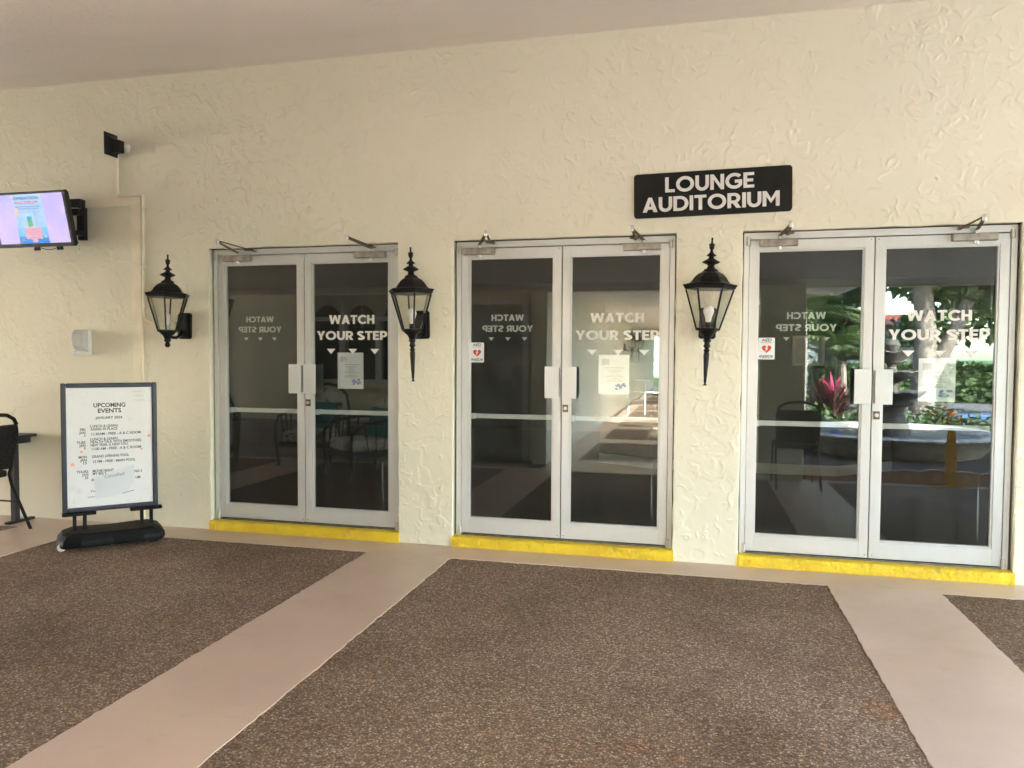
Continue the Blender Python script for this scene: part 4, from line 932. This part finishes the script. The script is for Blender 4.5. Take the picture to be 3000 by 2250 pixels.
# ================================================================== GARDEN behind the camera (reflected)
rng = np.random.default_rng(5)
bounce_slab = MB().box(4.75, 12.4, -8.9, -3.76, -.16, .02).build('path', 'pale_concrete'); kind(bounce_slab, 'structure')  # pale slab added to bounce light up onto the upper wall
bed = MB().box(1.34, 4.74, -8.6, -3.82, -.16, .05).build('planting_bed', 'mulch_brown'); kind(bed, 'structure')
lot = MB().add([(2.2, -22.5, -.12), (60, -22.5, -.12), (60, -9.0, -.12), (2.2, -9.0, -.12)], [(0, 1, 2, 3)]).build('parking_lot', 'asphalt'); kind(lot, 'structure')
ed = thing('scalloped_edging', 'peach concrete edging with scalloped tops along the planting bed', 'edging', (1.34, -3.80, 0))
W_ = .30; pts = [(0, -.005), (W_-.004, -.005)]+[(W_-.004-(W_-.004)*k/12, .125+.035*abs(math.sin(math.pi*k/12))**.7) for k in range(13)]
me0 = None
for i in range(11):
    if me0 is None: o = MB().prism(pts, -.03, .03).build('edging_block', 'edging_peach', ed); me0 = o.data
    else: o = link('edging_block', me0, ed)
    o.location = (i*W_, random.uniform(-.006, .006), random.uniform(-.008, .008)); o.rotation_euler = (0, R(random.uniform(-1.5, 1.5)), 0)
# fountain
fn = thing('fountain', 'round concrete tiered fountain with scalloped bowls in the garden', 'fountain', (2.87, -6.55, 0))
MB().lathe([(1.12, .0), (1.16, .05), (1.25, .16), (1.32, .27), (1.40, .30), (1.43, .32), (1.43, .34), (1.40, .355), (1.28, .355), (1.24, .34), (1.20, .28), (1.19, .14), (0.3, .12)], 64, (0, 0, .0), caps=True).build('basin', 'fountain_concrete', fn, True)
MB().lathe([(.02, .275), (1.19, .275), (1.195, .28), (.02, .285)], 48).build('water', 'water', fn, True)
MB().lathe([(.30, .12), (.27, .36), (.20, .50), (.17, .62), (.21, .70), (.30, .74), (.22, .80)], 24).build('pedestal', 'fountain_dark', fn, True)
def bowl(r, z, name):
    n = 36; vs = []; fs = []; pr_ = [(.12, z), (.5*r, z+.03), (.85*r, z+.10), (r, z+.15), (.97*r, z+.165), (.7*r, z+.12), (.1, z+.08)]
    for j, (q, zz) in enumerate(pr_):
        for k in range(n):
            a = 2*math.pi*k/n; sc_ = 1+(.05*math.cos(k*math.pi*2/4)*(q/r)**3); vs.append((q*sc_*math.cos(a), q*sc_*math.sin(a), zz+(.012*math.cos(k*math.pi/2) if 2 <= j <= 4 else 0)))
    for j in range(len(pr_)-1):
        for k in range(n): fs.append((j*n+k, j*n+(k+1) % n, j*n+n+(k+1) % n, j*n+n+k))
    fs += [tuple(range(n)), tuple((len(pr_)-1)*n+k for k in range(n))]
    MB().add(vs, fs).build(name, 'fountain_dark', fn, True)
bowl(.46, .76, 'lower_bowl'); 
MB().lathe([(.14, .83), (.10, .90), (.08, .98), (.11, 1.06), (.16, 1.10)], 20).build('stem', 'fountain_dark', fn, True)
bowl(.38, 1.06, 'middle_bowl')
MB().lathe([(.10, 1.15), (.08, 1.22), (.06, 1.28), (.08, 1.33), (.12, 1.36)], 20).build('stem', 'fountain_dark', fn, True)
bowl(.28, 1.34, 'upper_bowl')
MB().lathe([(.06, 1.43), (.05, 1.48), (.09, 1.54), (.11, 1.60), (.08, 1.66), (.04, 1.70), (.06, 1.73), (.05, 1.77), (.01, 1.80)], 16).build('finial', 'fountain_dark', fn, True)
fl_ = MB().lathe([(.0, 0), (.07, .0), (.09, .03), (.06, .07), (.0, .08)], 14).build('pool_float', 'curb_blue', None, True); fl_.location = (2.05, -6.1, .28); tag(fl_, 'small blue float on the fountain water', 'float')
# folded caution cone
cc = thing('caution_sign', 'folded yellow caution sign standing in front of the scalloped edging', 'caution sign', (2.81, -3.66, .004))
MB().prism([(-.055, .28), (.055, .28), (.035, .62), (-.035, .62)], -.03, .03).build('shade', 'caution_yellow', cc, bevel=.008)
MB().prism([(-.045, .02), (.05, .02), (.052, .2795), (-.05, .2795)], -.035, .035).build('skirt', 'caution_yellow', cc, bevel=.006)
for a in (20, 140, 260): MB().bar((0, 0, .012), (.15*math.cos(R(a)), .15*math.sin(R(a)), .008), .025, .012).build('foot', 'caution_yellow', cc)

def blades(n, L_, w_, rng, spread=1., base=(0, 0, 0), seg=4, rise=1.):
    vs = []; fs = []
    for i in range(n):
        a = rng.uniform(0, 2*math.pi); tilt = rng.uniform(.15, 1.15)*spread; l = L_*rng.uniform(.7, 1.15); ww_ = w_*rng.uniform(.7, 1.2)
        d = np.array([math.cos(a), math.sin(a), 0]); s = np.array([-math.sin(a), math.cos(a), 0]); p = np.array(base, float)+d*.02; ang = tilt*.45
        o = len(vs)
        for k in range(seg+1):
            t = k/seg; wd = ww_*math.sin(math.pi*(.12+.83*t))*.5
            vs += [tuple(p+s*wd), tuple(p-s*wd)]
            p = p+(d*math.sin(ang)+np.array([0, 0, 1])*math.cos(ang)*rise)*l/seg; ang += tilt*.38
        fs += [(o+2*k, o+2*k+1, o+2*k+3, o+2*k+2) for k in range(seg)]
    return vs, fs
def cordyline(loc, h, lab):
    t = thing('cordyline_plant', lab, 'plant', loc, 0, 'cordyline plants in the bed')
    st = MB(); lv = ([], []); pk = ([], [])
    for k in range(4):
        bx, by = random.uniform(-.22, .22), random.uniform(-.2, .2); hh = h*random.uniform(.65, 1.)
        st.tube([(bx*.4, by*.4, 0), (bx, by, hh*.75)], .018, 6)
        for tgt, n, L_, sp, z in ((lv, 26, .6, 1.25, .45), (lv, 20, .55, 1.0, .62), (pk, 7, .5, .75, .75)):
            v, f = blades(n, L_, .065, random, sp, (bx, by, hh*z)); o = len(tgt[0]); tgt[0].extend(v); tgt[1].extend([tuple(i+o for i in q) for q in f])
    st.build('stem', 'bark', t); MB().add(*lv).build('dark_leaves', 'leaf_cordyline', t); MB().add(*pk).build('pink_leaves', 'leaf_pink', t)
cordyline((2.55, -9.2, -.1), 1.15, 'cordyline plant with bright pink top leaves behind the fountain')
cordyline((3.45, -9.4, -.1), 1.35, 'taller cordyline plant with pink leaves beside the palm')
def palm(loc, h, lab, n=16, L_=1.2):
    t = thing('palm', lab, 'palm', loc, 0, 'small palms behind the bed')
    MB().tube([(0, 0, 0), (.05, .02, h*.5), (.03, 0, h)], [.09, .07, .06], 8).build('trunk', 'bark', t, True)
    vs = []; fs = []
    for i in range(n):
        a = random.uniform(0, 6.28); d = np.array([math.cos(a), math.sin(a), 0]); s = np.array([-d[1], d[0], 0]); p = np.array([0, 0, h]); ang = random.uniform(.1, 1.2); l = L_*random.uniform(.8, 1.1)
        for k in range(14):
            q = p+(d*math.sin(ang)+np.array([0, 0, math.cos(ang)]))*l/14
            for sg_ in (-1, 1):
                o = len(vs); ln = .34*math.sin(math.pi*(k+1.5)/16)+.05; tip = p+s*sg_*ln*.8+(q-p)*2.2-np.array([0, 0, ln*.35])
                vs += [tuple(p), tuple(q), tuple(tip)]; fs.append((o, o+1, o+2))
            p = q; ang += .09
    MB().add(vs, fs).build('crown', 'leaf_palm', t)
palm((3.0, -11.2, -.12), 1.45, 'small feathery palm behind the fountain beside the pink cordyline', 22, 1.15)
palm((2.6, -14.0, -.12), 2.5, 'taller feathery palm beyond the cordyline plants', 20, 1.6)
palm((10.6, -14.5, -.12), 2.2, 'feathery palm standing by the parking lot edge', 18, 1.5)
def shrub(loc, r, h, lab, m='leaf_hedge', n=900, size=.11):
    t = thing('shrub', lab, 'shrub', loc, 0, 'low shrubs around the fountain')
    p = rng.normal(size=(n, 3)); p /= np.linalg.norm(p, axis=1)[:, None]; p *= (rng.uniform(.25, 1, n)**.5)[:, None]; p[:, 2] = np.abs(p[:, 2]); p *= np.array([r, r, h])*rng.uniform(.75, 1.1, (n, 1))
    v, f = leaves(p, size, rng, .5, -.2); mesh_np('foliage', v, f, m, t)
    st = MB()
    for k in range(4): st.tube([(0, 0, -.02), (random.uniform(-.5, .5)*r, random.uniform(-.5, .5)*r, h*.7)], .012, 5)
    st.build('stem', 'bark', t)
for i in range(13):
    a = R(200+i*14.5); shrub((2.87+1.95*math.cos(a+math.pi), -6.55+1.95*math.sin(a), .04) if False else (1.75+i*.42, -8.75+.3*math.sin(i*1.7)-.25, -.1), .42, .62+.12*math.sin(i*2.3), 'low green leafy shrub in the row behind the fountain', n=650)
shrub((4.35, -9.2, -.1), .28, .72, 'orange and green croton shrub behind the fountain rim', 'leaf_croton', 220, .16)
# wheel stops
for i, (x, y) in enumerate(((6.75, -15.5), (9.6, -15.4), (12.5, -15.3))):
    o = MB().prism([(-.1, 0), (.1, 0), (.07, .12), (-.07, .12)], -.6, .6, 'x').build('wheel_stop', 'curb_blue', None, bevel=.01); o.location = (x, y, -.118); o.rotation_euler = (0, 0, R(8)); tag(o, 'blue painted concrete wheel stop in the parking lot', 'wheel stop', 'blue wheel stops')
# hedge
hg = thing('hedge', 'long clipped green hedge at the far side of the parking lot', 'hedge', (20, -23.2, -.15))
n = 15000; p = np.stack([rng.uniform(-16, 16, n), rng.uniform(-.6, .6, n), rng.uniform(0, 1.25, n)], 1)
fz = rng.random(n) < .35; p[fz, 2] = 1.25+rng.normal(0, .04, fz.sum()); fy = rng.random(n) < .6; p[fy, 1] = .6+rng.normal(0, .05, fy.sum())
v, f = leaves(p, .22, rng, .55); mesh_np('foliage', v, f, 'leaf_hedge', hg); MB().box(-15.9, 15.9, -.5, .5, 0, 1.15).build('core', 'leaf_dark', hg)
# trees
def tree(loc, h, trunk, crown_c, crown_r, n, lab, m='leaf_tree', size=.3, fork=None):
    t = thing('shade_tree', lab, 'tree', loc, 0, 'shade trees around the parking lot')
    tr_ = MB(); tr_.tube([(0, 0, -.1), (.06*h*.1, .05, h*.25), (-.1, .0, h*.5), (.1, .1, h*.8)], [trunk*1.25, trunk, trunk*.85, trunk*.4], 12)
    for k in range(7):
        a = k*.9; z0 = h*random.uniform(.38, .6); tr_.tube([(0, 0, z0), (math.cos(a)*h*.12, math.sin(a)*h*.12, z0+h*.12), (math.cos(a)*h*.3, math.sin(a)*h*.3, z0+h*.25)], [trunk*.5, trunk*.35, trunk*.12], 7)
    if fork: tr_.tube([(0, 0, .6), (fork[0]*.5, fork[1]*.5, h*.3), (fork[0], fork[1], h*.62)], [trunk*.75, trunk*.62, trunk*.4], 10)
    tr_.build('trunk', 'bark', t, True)
    P_ = []
    nc = 26
    for k in range(nc):
        d = rng.normal(size=3); d /= np.linalg.norm(d); d *= rng.uniform(.35, 1.); c_ = np.array(crown_c)+d*np.array(crown_r)
        q = rng.normal(size=(n//nc, 3)); q /= np.linalg.norm(q, axis=1)[:, None]; q *= (rng.uniform(.1, 1, len(q))**.45)[:, None]*np.array([1, 1, .7])*min(crown_r)*rng.uniform(.28, .5); P_.append(q+c_)
    v, f = leaves(np.concatenate(P_), size, rng, .55, .15); mesh_np('crown', v, f, m, t)
tree((5.95, -16.6, -.15), 8.5, .27, (0, -.5, 4.9), (4.6, 3.0, 2.0), 9000, 'thick mottled trunk tree forking beside the parking lot', 'leaf_tree', .3, (1.7, .2))
tree((11.5, -25.5, -.15), 8., .26, (0, 0, 4.4), (5.4, 3.2, 2.8), 9000, 'bright green leafy tree behind the clipped hedge', 'leaf_tree', .34)
tree((17, -24.8, -.15), 8.5, .28, (0, 0, 4.8), (4.8, 3.6, 3.), 6000, 'broad leafy tree behind the far end of the hedge', 'leaf_tree', .36)
tree((3.0, -20.5, -.15), 7.5, .22, (0, 0, 4.2), (3., 3., 2.8), 7000, 'dark leafy tree between the walkway and the white house', 'leaf_dark', .3)
tree((9.8, -13.0, -.15), 9., .3, (-3.6, 1.2, 5.9), (5.6, 3.4, 1.9), 9000, 'tree with its unseen crown spread wide to block sky from the facade', 'leaf_tree', .32)  # crown widened and shifted out of view to cut sky light on the wall
tree((20, -14, -.15), 9., .3, (0, 0, 6.0), (4.8, 4.4, 2.6), 4000, 'leafy tree far along the parking lot', 'leaf_tree', .4)
tree((-1.5, -44, -.15), 8., .28, (0, 0, 5.4), (3.6, 3.6, 2.8), 3500, 'leafy tree on the lawn at the end of the walkway', 'leaf_tree', .4)
# white house with red tile roof
def house(loc, w_, dp, hh, lab, nt_=34):
    t = thing('white_house', lab, 'house', loc, 0, 'white houses beyond the trees')
    MB().box(-w_/2, w_/2, -dp, 0, 0, hh).build('wall', 'house_white', t)
    roof = MB().prism([(.5, hh-.02), (.5, hh+.06), (-dp/2, hh+.75), (-dp-.5, hh+.06), (-dp-.5, hh-.02)], -w_/2-.4, w_/2+.4, 'x').build('roof', 'roof_tile', t)
    me_ = None
    for k in range(nt_):
        x = -w_/2-.35+(w_+.7)*(k+.5)/nt_
        if me_ is None: o = MB().tube([(0, .52, hh+.07), (0, -dp/2, hh+.75)], .11, 6).build('tile_row', 'roof_tile', roof); me_ = o.data
        else: o = link('tile_row', me_, roof)
        o.location = (x, 0, 0)
    for wx_ in (-w_*.3, 0, w_*.3):
        o = MB().box(wx_-.6, wx_+.6, .0, .03, 1.0, 2.2).build('window', 'window_dark', t)
        MB().box(wx_-.68, wx_-.601, 0, .05, .92, 2.28).box(wx_+.601, wx_+.68, 0, .05, .92, 2.28).box(wx_-.6, wx_+.6, 0, .05, 2.201, 2.28).box(wx_-.6, wx_+.6, 0, .05, .92, .999).build('frame', 'frame_white', o)
house((5.9, -30, -.15), 7, 7, 2.75, 'white house with a red tiled roof beyond the thick trunk tree')
house((-4.2, -52, -.15), 8, 7, 3.6, 'white house at the end of the lawn beyond the walkway', 30)
nb = thing('bounce_building', 'unseen cream building added beyond the portico to bounce warm light', 'building', (-25, -5, -.15))  # added out of view; its sunlit wall sends warm light into the portico
MB().box(-6, 0, -14, 14, 0, 4.6).build('wall', 'bumped_stucco', nb)
MB().prism([(-6.4, 4.601), (.5, 4.601), (-3, 6.2)], -14.4, 14.4, 'y').build('roof', 'roof_tile', nb)
for y in (-9, -3, 3, 9): MB().box(.001, .04, y-.7, y+.7, 1.0, 2.3).build('window', 'window_dark', nb)
# handrail and lanterns down the walkway
hr = thing('walkway_handrail', 'pale metal handrail standing across the walkway', 'handrail', (-1.1, -13.0, 0))
for z in (.55, .84): MB().tube([(-.42, 0, z), (.5, 0, z-.03)], .022, 8).build('rail', 'frame_white', hr, True)
for x in (-.4, 0., .45): MB().tube([(x, 0, 0), (x, 0, .83)], .02, 8).build('post', 'frame_white', hr, True)
for i, y in enumerate((-14.9, -17.4)):
    t = dup(l2, (-1.8, y, 1.6), R(90), ['black long-tailed lantern on the walkway wall past the handrail', 'black long-tailed lantern farther along the walkway wall'][i])
